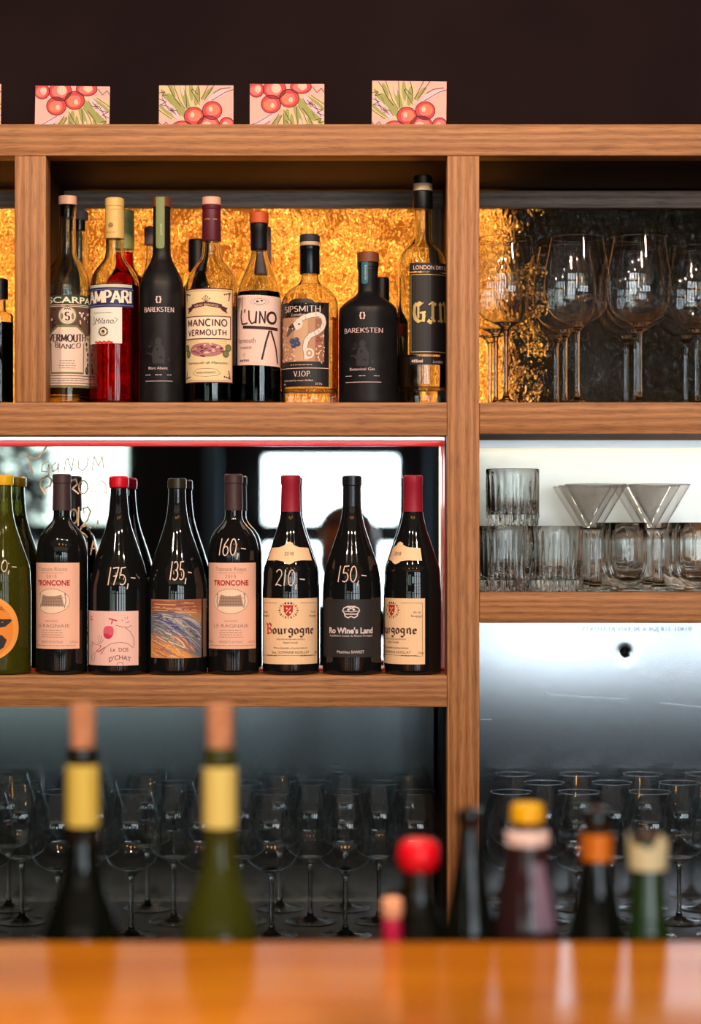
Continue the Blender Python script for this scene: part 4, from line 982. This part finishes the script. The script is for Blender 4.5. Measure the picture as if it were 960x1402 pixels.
# wave label
b = wine('wine bottle without capsule, label of a painted wave, price 135', 242.5, BURG(41))
b.cap('wax', [(654.5, 11), (656, 12.6), (668, 13), (669.5, 12.2)], P('dark_olive_wax', sr(44, 38, 20), .25))
p = Print(); WC = lambda r, g, b_: flat('wave_paint_%d_%d_%d' % (r, g, b_), r, g, b_, .55)
p.rect(-40, 819, 40, 898.5, WC(176, 126, 92), 0); p.wrap('label', b, .04, b.root)
p = Print(); rnd = random.Random(2)
p.rect(-40, 819, 40, 834, WC(150, 88, 62), .5); p.poly([(-40, 862), (-20, 872), (0, 882), (20, 894), (24, 898.5), (-40, 898.5)], WC(222, 150, 84), .6)
p.poly([(-40, 842), (-28, 834), (-10, 834), (14, 840), (40, 852), (40, 898.5), (20, 892), (-6, 878), (-40, 866)], WC(112, 116, 132), .7)
TOPC = [WC(206, 150, 112), WC(120, 62, 44), WC(228, 178, 140), WC(150, 96, 76)]
for i in range(26):
    y = 820+rnd.uniform(0, 17); a0 = rnd.uniform(-40, 15); L = rnd.uniform(14, 50)
    p.stroke([(max(-40, a0), y), (min(40, a0+L*.5), y+rnd.uniform(-.6, .8)), (min(40, a0+L), y+.03*L)], rnd.uniform(.6, 1.5), TOPC[i % 4], 1+i*.02)
WAV = [WC(78, 78, 140), WC(150, 152, 150), WC(206, 192, 160), WC(104, 120, 116), WC(60, 62, 118), WC(176, 168, 196), WC(160, 150, 110)]
LOW = [WC(236, 176, 104), WC(206, 120, 56), WC(226, 206, 166), WC(126, 108, 140)]
for i in range(110):
    k = rnd.random(); x0 = -40+rnd.uniform(0, 50)*(1 if k < .8 else 1.4); d = rnd.uniform(0, 1)
    y0 = 836+d*34+abs(x0+20)*.10; pts = []
    for q in range(7):
        t_ = q/6; xx = x0+t_*rnd.uniform(24, 27)*(1.3-.3*d); yy = y0+(t_**1.7)*(13+9*d)-3*math.sin(t_*2.4)*(1-d)
        if xx > 39.5 or yy > 898: break
        pts.append((xx, yy))
    if len(pts) > 1: p.stroke(pts, rnd.uniform(.5, 1.5), (WAV if d < .72 or x0 > 0 else LOW)[i % (7 if d < .72 or x0 > 0 else 4)], 1.5+i*.012)
for i in range(36):
    x0 = rnd.uniform(-40, -6); y0 = rnd.uniform(868, 896); L = rnd.uniform(8, 26); yy = min(898, y0+L*.42)
    p.stroke([(x0, y0), (x0+L*.5, (y0+yy)/2-.8), (x0+L, yy)], rnd.uniform(.6, 1.6), LOW[i % 4], 3+i*.01)
p.wrap('artwork', b, .04, b.root)
p = Print(); p.rect(44, 819, 56, 898, flat('label_edge_tan', 128, 96, 70), 0); p.wrap('back_label', b, .04, b.root)
price(b, '135,-', 9, 793, 25, 34)
# bourgogne pair
def bourgogne(cx, rot, label, pr):
    b = wine(label, cx, BURG(38.6)); capsule(b, 650.5, 701, CRIM, 13.6, 13.1)
    CB = flat('label_apricot', 246, 208, 168); INKB = flat('print_brown_black', 76, 46, 44)
    p = Print(); p.rect(-49.5, 818, 49.5, 907, CB, 0); p.wrap('label', b, rot, b.root)
    p = Print(); p.poly([(-44, 750), (-20, 749), (-9, 746), (-7, 743), (0, 741.5), (7, 743), (9, 746), (20, 749), (44, 750), (44, 767), (20, 766.5), (9, 768), (7, 770), (0, 772), (-7, 770), (-9, 768), (-20, 766.5), (-44, 767)], CB, 0)
    p.text('2018', 0, 760, 5, INKB, 3, width=16); p.wrap('neck_label', b, rot*.9, b.root, vstep=4, base=.0003)
    p = Print(); RDD = flat('crest_red', 188, 30, 40)
    p.frame(-46, 824, 46, 896, .5, INKB, .8); p.rect(-16, 823, 16, 825, CB, 1); p.rect(-16, 895, 16, 897, CB, 1)
    for i in range(20):
        t = 2*PI*i/20; p.disc(13*math.cos(t)*.95, 834+10*math.sin(t), 1.8, 1.1, flat('crest_wreath', 196, 160, 124) if i % 2 else flat('crest_brown', 124, 92, 70), 1.2, 8, t)
    p.poly([(-6.5, 827), (6.5, 827), (6, 836), (3, 840), (0, 842.5), (-3, 840), (-6, 836)], RDD, 2); p.stroke([(-3.5, 838), (3.5, 830)], 1.1, CB, 2.5); p.disc(-2, 831.5, 1.3, 1.3, CB, 2.5, 8); p.disc(2.5, 837, 1.3, 1.3, CB, 2.5, 8)
    for a in (-4, 0, 4): p.disc(a, 824.5, 1.6, 1.4, INKB, 2, 8)
    p.wrap('crest', b, rot, b.root)
    p = Print(); NB = (.3, math.radians(35)); h = 9.0; y = 866
    def st(a0, pts, m=INKB, w_=2.6): p.stroke([(a0+u, y-v) for u, v in pts], w_, m, 2, NB)
    st(-33, [(-2, 14), (1, 12), (1, 1)], RDD); st(-33, [(1, 12), (5, 14), (8, 11), (4, 7.5), (8, 5), (8, 2), (3, 0), (0, 1.5)], RDD); st(-33, [(-1, 0), (3, 1)], RDD)
    o_ = [(1.5, 7), (0, 5.5), (0, 2), (2, 0), (4.5, 2), (4.5, 5.5), (2, 7.5), (1.5, 7)]
    u_ = [(0, 7.5), (.5, 1.5), (2, 0), (4.5, 2)]; u2 = [(4.5, 7.5), (4.5, 1), (6, 0)]
    g_ = [(4.5, 7), (1.5, 7.2), (0, 5), (1, 2.3), (4.5, 2.5)]; g2 = [(4.8, 7.5), (4.8, -2), (2.5, -4), (0, -3)]
    n_ = [(0, 7), (1.2, 6.5), (1.2, .5)]; n2 = [(1.2, 6), (4, 7.5), (5.2, 6), (5.2, 1), (6.2, 0)]
    e_ = [(0, 3.6), (4, 5), (3, 7.2), (.5, 6), (0, 2.5), (2, 0), (4.5, 1.5)]; r_ = [(0, 7), (1.2, 6), (1.2, .5)]; r2 = [(1.2, 6), (4, 7.5)]
    st(-22, o_); st(-14, u_); st(-14, u2); st(-6, r_); st(-6, r2); st(.5, g_); st(.5, g2); st(8.5, o_); st(16, g_); st(16, g2); st(24, n_); st(24, n2); st(33, e_)
    p.text('APPELLATION BOURGOGNE CONTROLEE', 3, 874, 1.8, INKB, 2, width=40); p.text('PINOT NOIR', 3, 879, 2.6, INKB, 2, width=20)
    p.text('Mis en bouteille a la propriete par', 3, 886, 2.6, INKB, 2, width=48, slant=.2); p.text('Sce. DOMAINE NOELLAT', 3, 892.5, 3.6, INKB, 2, width=54); p.lines(3, 894.6, 80, 1, INKB, 2, 3, .7)
    p.text('Vin de', -38, 838, 3, INKB, 2); p.text('Bourgogne', -38, 843, 3, INKB, 2, width=15); p.text('Vin de', 38, 838, 3, INKB, 2); p.text('Bourgogne', 38, 843, 3, INKB, 2, width=15); p.text('750ml', 44, 893, 2.8, INKB, 2, width=8)
    p.wrap('lettering', b, rot, b.root)
    if pr: price(b, pr, 0, 801, 22, 44)
    return b
bourgogne(398, -.05, 'crimson-capped Burgundy bottle with apricot label facing front, price 210', '210,-')
bourgogne(565.5, -.88, 'crimson-capped Burgundy bottle turned to the left, beside the red frame end', None)
# black label
b = wine('wine bottle with black label in white lettering, price 150', 482, BURG(40.2)); b.cap('capsule', [(651, 12), (652.5, 13.4), (664, 13.6), (665.5, 12.4), (700, 12.8)], P('glossy_black_capsule', sr(22, 24, 30), .2))
b.label(rc(53, 819, 897.5), flat('label_matte_black', 36, 35, 38, .6), 0)
p = Print(); WB = flat('print_white', 226, 210, 214); 
for sx in (-1, 1):
    p.stroke([(0, 832), (sx*5, 829), (sx*10, 831), (sx*11.5, 835), (sx*8, 839), (0, 839)], 1.5, WB); p.stroke([(0, 836), (sx*9, 835)], 1, WB); p.stroke([(0, 842), (sx*4, 844), (sx*8, 842), (sx*9, 839)], 1.5, WB); p.disc(sx*3.6, 833, 1.8, 1.4, WB)
p.rect(-6, 828, 6, 830, WB)
p.wrap('emblem', b, -.03, b.root)
p = Print(); p.text("No Wine's Land" if 0 else "Ro Wine's Land", 0, 865, 7.8, WB, 1, width=65, bold=.035); p.text('Appellation Cotes du Rhone Protegee', 0, 869.5, 2.6, WB, 1, width=64); p.text('Matthieu BARRET', 0, 892, 4, WB, 1, width=38)
p.wrap('lettering', b, -.05, b.root); price(b, '150,-', 0, 796, 22, 44)
# ------------------------------------------------------------ stemware
def stem_glass(name, label, cat, group, hgt, stem, rmax, rrim, rfoot, loc, bowl_low=.42, thin=THIN):
    """hgt total height, stem = height where the bowl starts"""
    t = empty(name, loc, label, cat, group)
    hb = hgt-stem
    pts = [(stem-.001, .0045), (stem+.002, .010), (stem+.008, rmax*.48), (stem+hb*.12, rmax*.72), (stem+hb*.25, rmax*.92), (stem+hb*bowl_low, rmax), (stem+hb*.62, rmax*.965), (stem+hb*.82, (rmax+rrim)*.49), (hgt, rrim)]
    pr = [(0, stem-.0015)]+[(r, z_) for z_, r in mono(pts, 4)]
    bm = lathe_bm(pr, 40, cap=False)
    finish('bowl', bm, thin, t, angle=80)
    # rolled rim
    bm = lathe_bm([(rrim-.0005, hgt), (rrim+.0003, hgt+.0002), (rrim+.0004, hgt+.0007), (rrim, hgt+.0011), (rrim-.0005, hgt+.0008), (rrim-.0005, hgt)], 40, cap=False)
    finish('rim', bm, CLEAR, t, angle=80)
    sp = [(.0012, .0045+.004), (.010, .0042), (.02, .0036), (stem*.5, .0033), (stem-.014, .0036), (stem-.006, .0048), (stem-.0005, .0082)]
    top = [(.0082, stem-.0005), (.012, stem+.0025), (rmax*.44, stem+.0065), (rmax*.30, stem+.0072), (.008, stem+.0045), (0, stem+.0035)]
    pr = [(0, 0), (rfoot*.9, 0), (rfoot, .0006), (rfoot, .0014), (rfoot*.8, .0022), (rfoot*.4, .0040), (.012, .0062), (.0062, .0095)]+[(r, z_) for z_, r in mono([(.0135, .0046)]+sp[2:], 4)]+top
    bm = lathe_bm(pr, 36, cap=False); bmesh.ops.recalc_face_normals(bm, faces=bm.faces)
    finish('stem', bm, CLEAR, t, angle=60)
    return t
ORD = ['first', 'second', 'third', 'fourth', 'fifth', 'sixth', 'seventh', 'eighth']
# upper right compartment: tall glasses in three receding rows
gp = 'tall wine glasses on the upper right shelf'
proto = None
rows = {.055: [(693, 'front'), (791, 'front'), (876, 'front')], .16: [(679, 'middle'), (774, 'middle'), (871, 'middle'), (955, 'middle')], .265: [(671, 'back'), (762, 'back'), (858, 'back'), (940, 'back')]}
for dep, lst in rows.items():
    for i, (px, rn) in enumerate(lst):
        lab = 'tall wine glass, upper right shelf, %s from the upright in its %s row' % (ORD[i], rn)
        loc = (X(px, dep), dep, ZA)
        if proto is None: proto = stem_glass('wine_glass', lab, 'wine glass', gp, .2530, .118, .0515, .0405, .038, loc, .40)
        else: copy_thing(proto, loc, lab, gp)
# lower compartments: wide burgundy glasses
gl_ = 'wide wine glasses on the lowest left shelf'; gr_ = 'wide wine glasses on the lowest right shelf'
proto = None
def low(px, dep, lab, g):
    global proto
    loc = (X(px, dep), dep, ZF)
    if proto is None: proto = stem_glass('wine_glass', lab, 'wine glass', g, .220, .096, .0460, .031, .040, loc, .36)
    else: copy_thing(proto, loc, lab, g)
for dep, rn, lst in ((.062, 'front', [-20, 80, 180, 276, 372, 473, 569]), (.172, 'middle', [30, 133, 238, 331, 425, 519]), (.282, 'back', [12, 108, 202, 293, 383, 473, 562])):
    for i, px in enumerate(lst):
        low(px, dep, 'wide wine glass, lowest left shelf, %s from the left in the %s row' % (ORD[i], rn), gl_)
for dep, rn, lst in ((.062, 'front', [700, 793, 890, 990]), (.172, 'middle', [686, 744, 840, 930]), (.282, 'back', [705, 793, 880, 965])):
    if rn == 'middle': lst = [745, 838, 930]
    for i, px in enumerate(lst):
        low(px, dep, 'wide wine glass, lowest right shelf, %s from the upright in the %s row' % (ORD[i], rn), gr_)

# ------------------------------------------------------------ lit right shelf: tumblers, cocktail glasses, small tumblers
ZD = z(811)
def tumbler(label, px, dep, zb, h, r, loc=None, base=.016, n=22):
    t = empty('tumbler', (X(px, dep), dep, zb), label, 'tumbler', 'cut glass tumblers beside the main upright')
    o = [(0, .002), (r*.80, .001), (r*.93, .0), (r*.97, .002), (r*.97, .010), (r, .012), (r, base+.004), (r, h*.5), (r, h-.012), (r, h-.003), (r-.0008, h), (r-.0024, h-.0004), (r-.0028, h-.003), (r-.0032, h*.5), (r-.0042, base+.008), (r*.80, base+.001), (0, base)]
    bm = bmesh.new(); seg = 132
    rings = []
    for k, (rr, zz) in enumerate(o):
        if rr == 0: rings.append([bm.verts.new((0, 0, zz))]); continue
        ring = []
        for i in range(seg):
            a = 2*PI*i/seg; q = rr
            if 5 <= k <= 7 or k == 3 or k == 4: q = rr*(1-.08*(1-abs(math.cos(a*n/2))))
            ring.append(bm.verts.new((q*math.cos(a), q*math.sin(a), zz)))
        rings.append(ring)
    for a, b_ in zip(rings, rings[1:]):
        for i in range(seg):
            j = (i+1) % seg
            if len(a) == 1: bm.faces.new((a[0], b_[j], b_[i]))
            elif len(b_) == 1: bm.faces.new((a[i], a[j], b_[0]))
            else: bm.faces.new((a[i], a[j], b_[j], b_[i]))
    bmesh.ops.recalc_face_normals(bm, faces=bm.faces)
    finish('cut_glass_body', bm, CLEAR, t, angle=50)
    return t
HB, HT = .0995, .0868
a = tumbler('lower cut tumbler directly against the main upright', 692, .075, ZD, HB, .0405)
b = copy_thing(a, (X(759, .075)+.0035, .0745, ZD), 'lower cut tumbler beside the cocktail glasses')
tumbler('upper cut tumbler standing on the rims of the lower two', 702, .075, ZD+HB+.0003, HT, .0410)
copy_thing(a, (X(700, .18), .175, ZD), 'cut tumbler hidden in the second row behind the lower two')
def martini(label, px, dep):
    t = empty('martini_glass', (X(px, dep), dep, ZD), label, 'cocktail glass', 'smoky cocktail glasses on the lit shelf')
    hs, h, r = .092, .162, .0475
    bm = lathe_bm([(0, hs), (.006, hs+.0005), (r, h)], 44, cap=False); finish('bowl', bm, SMOKE, t, angle=80)
    bm = lathe_bm([(r-.0006, h), (r+.0003, h+.0003), (r, h+.0011), (r-.0006, h+.0008), (r-.0006, h)], 44, cap=False); finish('rim', bm, CLEAR, t)
    pr = [(0, 0), (.034, 0), (.036, .0006), (.036, .0016), (.028, .003), (.016, .0055), (.0095, .010), (.0085, .02), (.0082, .05), (.0078, .075), (.0070, .086), (.0085, .092), (.0105, .0965), (.008, .095), (0, .0935)]
    bm = lathe_bm(pr, 40, cap=False, flute=(10, .012, .085, .12)); bmesh.ops.recalc_face_normals(bm, faces=bm.faces); finish('stem', bm, CLEAR, t, angle=60)
    return t
SMOKE = thin_glass('smoky_thin_glass', (.93, .92, .91), (.42, .40, .40), 1.2)
m = None
for px, q in ((816, 'nearer the tumblers'), (902.5, 'farther from the tumblers')):
    for dep, rn in ((.066, 'front row'), (.160, 'middle row'), (.245, 'back row')):
        loc = (X(px, .066)*1.0, dep, ZD)
        lab = 'wide conical cocktail glass in the %s, column %s' % (rn, q)
        if m is None: m = martini(lab, px, dep)
        else: copy_thing(m, loc, lab)
def small(label, px, dep):
    t = empty('footed_tumbler', (X(px, dep), dep, ZD), label, 'tumbler', 'small rounded footed tumblers on the lit shelf')
    r, h = .0295, .104
    o = [(0, 0), (.019, 0), (.0205, .001), (.0195, .003), (.014, .006), (.013, .008), (.018, .012), (.025, .020), (.0285, .032), (r, .048), (r, .075), (.0288, h), (.0278, h+.0006), (.0268, h), (.0272, .075), (.0268, .048), (.0245, .034), (.018, .024), (.009, .020), (0, .019)]
    bm = lathe_bm(o, 72, cap=False, flute=(18, .03, .085, .03)); bmesh.ops.recalc_face_normals(bm, faces=bm.faces)
    finish('glass_body', bm, CLEAR, t, angle=60)
    return t
s0 = None
for px, q in ((860, 'between the two columns of cocktail glasses'), (953, 'right of the cocktail glasses')):
    for dep, rn in ((.066, 'front'), (.145, 'second'), (.225, 'back')):
        lab = 'small rounded tumbler %s, %s of its column' % (q, rn)
        if s0 is None: s0 = small(lab, px, dep)
        else: copy_thing(s0, (X(px, .066), dep, ZD), lab)
# ------------------------------------------------------------ bar counter and the open bottles behind its edge
DF = 1.85-D             # depth (world y) of the foreground bottles
ZT = H-.3696
bc = empty('bar_counter', (0, -1.5, 0), 'glossy orange varnished wooden bar counter across the foreground', 'counter')
ORW = P('orange_varnished_wood', (.62, .22, .02), .2, spec=.34)
noisy(ORW, (.50, .155, .008), (.72, .275, .016), 2.2, (1.4, 9, 9), 0, .3, .7, 3)
def cb(nm, x0, x1, y0, y1, z0, z1, m, bev=.0): return box(nm, x0, x1, y0+1.5, y1+1.5, z0, z1, m, bc, bev)
cb('worktop', -1.9, 1.9, -1.95, -1.217, ZT-.04, ZT, ORW, .003)
cb('front_panel', -1.85, 1.85, -1.85, -1.80, 0, ZT-.0405, STAIN)
cb('rear_panel', -1.85, 1.85, -1.24, -1.222, 0, ZT-.0405, STAIN)
WL, WR = H-.5035, H-.575
cb('bottle_ledge', -1.85, -.02, -1.2215, -1.04, WL-.02, WL, STAIN); cb('bottle_ledge', -.018, 1.85, -1.2215, -1.04, WR-.02, WR, STAIN)
cb('ledge_support', -1.85, -.02, -1.09, -1.07, 0, WL-.0205, STAIN); cb('ledge_support', -.018, 1.85, -1.09, -1.07, 0, WR-.0205, STAIN)
def fb(label, cx, prof, mat, left=False, **k):
    return Bottle('wine_bottle', label, 'bottle', cx, k.pop('dep', DF), WL if left else WR, prof, mat, group='open bottles along the rear edge of the bar', **k)
COOL = None
CK = noisy(P('cork', sr(222, 160, 130), .8), sr(164, 112, 82), sr(192, 142, 108), 160, (1, 1, 1), .3)
YF = P('yellow_gold_foil', sr(196, 182, 84), .45, 0)
WN = P('near_black_green_glass', (.003, .004, .003), .04, spec=.5)
b = fb('dark corked wine bottle with yellow foil band, left of the two corked ones', 113, [(1023, 17), (1025, 20), (1038, 20.5), (1040, 19.5), (1150, 21), (1175, 23), (1205, 29), (1240, 41), (1275, 52), (1310, 58), (1345, 60), (1466, 60)], WN, True)
b.cap('cork', [(963, 15.5), (966, 17), (1024, 16)], CK)
b.cap('foil_band', [(1047, 21.5), (1049, 22), (1130, 22.3)], YF)
b = fb('olive green corked wine bottle with yellow foil band', 301, [(1023, 18), (1025, 21), (1042, 22), (1044, 20.5), (1150, 22), (1175, 24.5), (1205, 31), (1240, 43), (1275, 53), (1310, 58), (1345, 60), (1466, 60)], P('olive_green_glass_dark', (.05, .062, .008), .05, trans=.35, ior=1.3), True)
b.cap('cork', [(964, 16.5), (967, 18.5), (1024, 17)], CK)
b.cap('foil_band', [(1050, 22.3), (1052, 22.8), (1132, 23)], flat('pale_yellow_foil', 206, 196, 112, .4))
b = fb('dark bottle sealed with glossy bright red wax', 573, [(1160, 18), (1190, 20), (1225, 22), (1255, 30), (1290, 44), (1330, 55), (1570, 57)], WN)
b.cap('wax', [(1148, 14), (1151, 23), (1158, 27.5), (1172, 28.5), (1184, 27), (1192, 22)], P('bright_red_wax', sr(214, 10, 34), .25))
b = fb('small bottle with magenta capsule and cream cork tip, beside the red wax one', 537, [(1262, 9), (1300, 12), (1330, 20), (1380, 28), (1560, 28)], WN, dep=DF-.045 if 0 else -1.175+.0)
b.cap('cork', [(1229, 10), (1233, 14), (1250, 14.5), (1257, 12)], flat('cream_cork', 238, 176, 140)); b.cap('capsule', [(1257, 11), (1260, 12.5), (1310, 13.5)], flat('magenta_capsule', 190, 24, 72, .4))
b = fb('plain dark bottle without capsule in front of the main upright', 643, [(1108, 15), (1110, 17.5), (1126, 18), (1129, 15.5), (1160, 18), (1200, 23), (1240, 30), (1275, 37), (1310, 46), (1350, 52), (1570, 53)], WN)
b.cap('cork', [(1104, 8), (1109, 9)], flat('dark_cork', 60, 36, 24))
BRG = P('brown_violet_glass', (.022, .010, .012), .06)
b = fb('wide brown glass bottle with yellow screw cap and white collar', 722, [(1124, 20), (1134, 25), (1158, 28), (1185, 31), (1220, 38), (1260, 45), (1300, 49), (1350, 50), (1570, 50)], BRG)
b.cap('screw_cap', [(1100, 19), (1102, 22.5), (1123, 23), (1126, 21)], YW, knurl=30)
p = Print(); 
b.cap('collar', [(1136, 27.3), (1139, 29.4), (1152, 30), (1156, 29)], flat('white_collar', 220, 205, 205))
b.label([(2, 1178), (30, 1178), (36, 1268), (2, 1268)], flat('label_faded_violet', 112, 98, 124), .15, vstep=6)
b = fb('dark bottle with amber neck band, second from the right', 817, [(1108, 16), (1110, 19), (1126, 20), (1134, 18.5), (1180, 19.5), (1210, 24), (1250, 33), (1290, 43), (1330, 52), (1570, 54)], WN)
b.cap('foil_band', [(1141, 20.5), (1143, 21.6), (1177, 22)], P('amber_foil', sr(196, 112, 22), .35, .3)); b.cap('cork', [(1104, 8), (1109, 10)], flat('dark_cork', 60, 36, 24))
b = fb('green bottle with torn pale foil, at the right end of the bar row', 887, [(1150, 17), (1186, 20), (1220, 23), (1260, 27), (1300, 33), (1340, 42), (1380, 48), (1570, 50)], GREENG)
# torn foil: open sleeve with an uneven upper edge
bm = bmesh.new(); n_ = 40; rnd = random.Random(8); r_ = 26.5/b.s
top, bot, tin, bin_ = [], [], [], []
for i in range(n_):
    a = 2*PI*i/n_; zz = Z(1140, b.dep)-b.zb-.006*(1+math.sin(a*3+1)+.5*math.sin(a*7))*.9-rnd.uniform(0, .003); zl = Z(1189, b.dep)-b.zb
    for L, rr, h_ in ((top, r_*1.06, zz), (bot, r_*.96, zl), (tin, r_*1.03, zz-.0003), (bin_, r_*.90, zl)):
        L.append(bm.verts.new((rr*math.cos(a), rr*math.sin(a), h_)))
for i in range(n_):
    j = (i+1) % n_
    bm.faces.new((bot[i], bot[j], top[j], top[i])); bm.faces.new((top[i], top[j], tin[j], tin[i])); bm.faces.new((tin[i], tin[j], bin_[j], bin_[i]))
finish('torn_foil', bm, flat('pale_green_foil', 200, 204, 170, .45), b.root)
b.cap('cork', [(1140, 13), (1143, 14), (1152, 14)], flat('dark_cork', 60, 36, 24))

# ------------------------------------------------------------ guest behind the camera, seen in the mirror
def tube_body(name, pts, edges, mat, parent, root=0, sub=2):
    me = bpy.data.meshes.new(name); me.from_pydata([p_[0] for p_ in pts], edges, []); me.materials.append(mat)
    o = link(name, me, parent)
    sk = o.modifiers.new('skin', 'SKIN'); sk.use_smooth_shade = True
    lay = me.skin_vertices[0] if me.skin_vertices else None
    if lay is None:
        bm = bmesh.new(); bm.from_mesh(me); bm.verts.layers.skin.verify(); bm.to_mesh(me); bm.free(); lay = me.skin_vertices[0]
    for i, p_ in enumerate(pts):
        r = p_[1]; lay.data[i].radius = r if isinstance(r, tuple) else (r, r); lay.data[i].use_root = (i == root)
    if sub: s_ = o.modifiers.new('sub', 'SUBSURF'); s_.levels = s_.render_levels = sub
    return o
SKIN = P('skin', sr(214, 140, 112), .5); SHIRT = flat('dark_jumper', 38, 38, 46, .8); HAIR = noisy(P('brown_hair', (.1, .05, .03), .45), (.12, .065, .04), (.26, .15, .09), 30, (8, 8, 1), .4); JEAN = flat('dark_jeans', 30, 36, 52, .8); SHOE = flat('black_shoe', 16, 16, 18, .5)
gx, gy = -.02, -3.78
pr = empty('person', (gx, gy, 0), 'seated person with brown hair in a dark jumper, seen in the mirror', 'person')
HZ = 1.385       # head centre
V = []; E = []
def v(p_, r): V.append((p_, r)); return len(V)-1
pel = v((0, 0, .70), (.15, .12)); w1 = v((0, .0, .84), (.125, .10)); ch = v((0, .01, 1.02), (.16, .11)); shd = v((0, 0, 1.13), (.11, .08)); nk = v((0, .01, 1.19), (.055, .055)); nk2 = v((0, .02, 1.26), (.052, .052))
E += [(pel, w1), (w1, ch), (ch, shd), (shd, nk), (nk, nk2)]
for sx in (-1, 1):
    s1 = v((sx*.16, 0, 1.11), .058); el = v((sx*.25, .05, .86), .044); wr = v((sx*.12, .26, .76), .03)
    E += [(shd, s1), (s1, el), (el, wr)]
tube_body('jumper', V, E, SHIRT, pr)
V = []; E = []
pel = v((0, 0, .69), (.15, .12))
for sx in (-1, 1):
    h_ = v((sx*.09, .03, .68), .088); kn = v((sx*.12, .45, .70), .062); ca = v((sx*.12, .44, .45), .052); an = v((sx*.12, .42, .12), .038); E += [(pel, h_), (h_, kn), (kn, ca), (ca, an)]
tube_body('trousers', V, E, JEAN, pr)
for sx in (-1, 1):
    tube_body('shoe', [((sx*.12, .40, .07), .045), ((sx*.12, .48, .05), .044), ((sx*.12, .58, .035), .033)], [(0, 1), (1, 2)], SHOE, pr)
    V = []; E = []
    wr = v((sx*.115, .265, .757), (.026, .018)); pm = v((sx*.10, .31, .752), (.036, .013)); kb = v((sx*.09, .345, .752), (.036, .012)); E += [(wr, pm), (pm, kb)]
    hd = tube_body('hand', V, E, SKIN, pr)
    for k in range(4):
        bx_ = sx*.09+(k-1.5)*.018; L = (.028, .034, .031, .024)[k]
        tube_body('finger', [((bx_, .345, .753), .0085), ((bx_, .35+L, .752), .008), ((bx_, .35+L*1.7, .742), .007), ((bx_, .35+L*2.1, .730), .006)], [(0, 1), (1, 2), (2, 3)], SKIN, hd)
    tube_body('thumb', [((sx*.075, .29, .755), .010), ((sx*.055, .32, .752), .009), ((sx*.05, .345, .745), .008)], [(0, 1), (1, 2)], SKIN, hd)
# head, turned towards its right
hd = bmesh.new(); bmesh.ops.create_uvsphere(hd, u_segments=40, v_segments=28, radius=1)
for q in hd.verts:
    x_, y_, z_ = q.co
    r = 1.0
    if z_ < 0: x_ *= 1-.28*z_*z_; y_ *= 1-.12*z_*z_
    nose = math.exp(-((x_/.16)**2+((z_+.12)/.26)**2)) if y_ > 0 else 0
    brow = math.exp(-((z_-.16)/.10)**2)*.03 if y_ > .3 else 0
    eye = sum(math.exp(-(((x_-e)/.16)**2+((z_-.02)/.10)**2)) for e in (-.36, .36))*.09 if y_ > 0 else 0
    lip = math.exp(-((x_/.25)**2+((z_+.52)/.06)**2))*.04+math.exp(-((x_/.2)**2+((z_+.82)/.12)**2))*.08 if y_ > 0 else 0
    q.co = (x_*.076, (y_+nose*.24+brow-eye+lip)*.095, z_*.115)
bmesh.ops.create_uvsphere(hd, u_segments=12, v_segments=8, radius=.02, matrix=Matrix.Translation((.077, -.005, -.01)) @ Matrix.Diagonal((.4, .8, 1.4, 1)))
bmesh.ops.create_uvsphere(hd, u_segments=12, v_segments=8, radius=.02, matrix=Matrix.Translation((-.077, -.005, -.01)) @ Matrix.Diagonal((.4, .8, 1.4, 1)))
ho = finish('head', hd, SKIN, pr); ho.location = (0, .02, HZ); ho.rotation_euler = (-.12, 0, .75)
for e in (-1, 1):
    bm = bmesh.new(); bmesh.ops.create_uvsphere(bm, u_segments=12, v_segments=8, radius=.011, matrix=Matrix.Translation((e*.028, .083, .003))); finish('eye', bm, flat('eye_white', 225, 220, 215, .2), ho)
    bm = bmesh.new(); bmesh.ops.create_uvsphere(bm, u_segments=10, v_segments=6, radius=.005, matrix=Matrix.Translation((e*.028, .0925, .003))); finish('iris', bm, flat('iris_brown', 50, 30, 20, .2), ho)
bm = bmesh.new(); bmesh.ops.create_uvsphere(bm, u_segments=12, v_segments=6, radius=1, matrix=Matrix.Translation((0, .091, -.060)) @ Matrix.Diagonal((.022, .008, .0065, 1))); finish('mouth', bm, flat('lips', 170, 80, 76, .4), ho)
hr = bmesh.new(); bmesh.ops.create_uvsphere(hr, u_segments=40, v_segments=28, radius=1)
kill = [q for q in hr.verts if q.co.y > .45 and q.co.z < .52]
bmesh.ops.delete(hr, geom=kill, context='VERTS')
for q in hr.verts:
    x_, y_, z_ = q.co; k = 1.0+max(0, -z_)*.22; low_ = z_*.135 if z_ > 0 else z_*.21
    q.co = (x_*.112*k+.003*math.sin(z_*9+y_*7), (y_*.112-.012)*(1+.1*max(0, -z_)), low_+.008)
o = finish('hair', hr, HAIR, ho); md = o.modifiers.new('thick', 'SOLIDIFY'); md.thickness = .012; md.offset = -1
st = empty('bar_stool', (gx, gy, 0), 'round dark bar stool under the seated person', 'stool')
finish('seat', lathe_bm([(.16, .55), (.18, .565), (.175, .59), (.15, .598)], 32), STAIN, st)
for k in range(4):
    a = PI/4+k*PI/2
    bm = bmesh.new(); c_, s_ = math.cos(a), math.sin(a)
    r = bmesh.ops.create_cone(bm, cap_ends=True, segments=10, radius1=.016, radius2=.014, depth=.56)
    for q in bm.verts:
        t_ = (.28-q.co.z)/.56; q.co = Vector((q.co.x+c_*(.11+.09*t_), q.co.y+s_*(.11+.09*t_), q.co.z+.28))
    finish('leg', bm, STAIN, st)
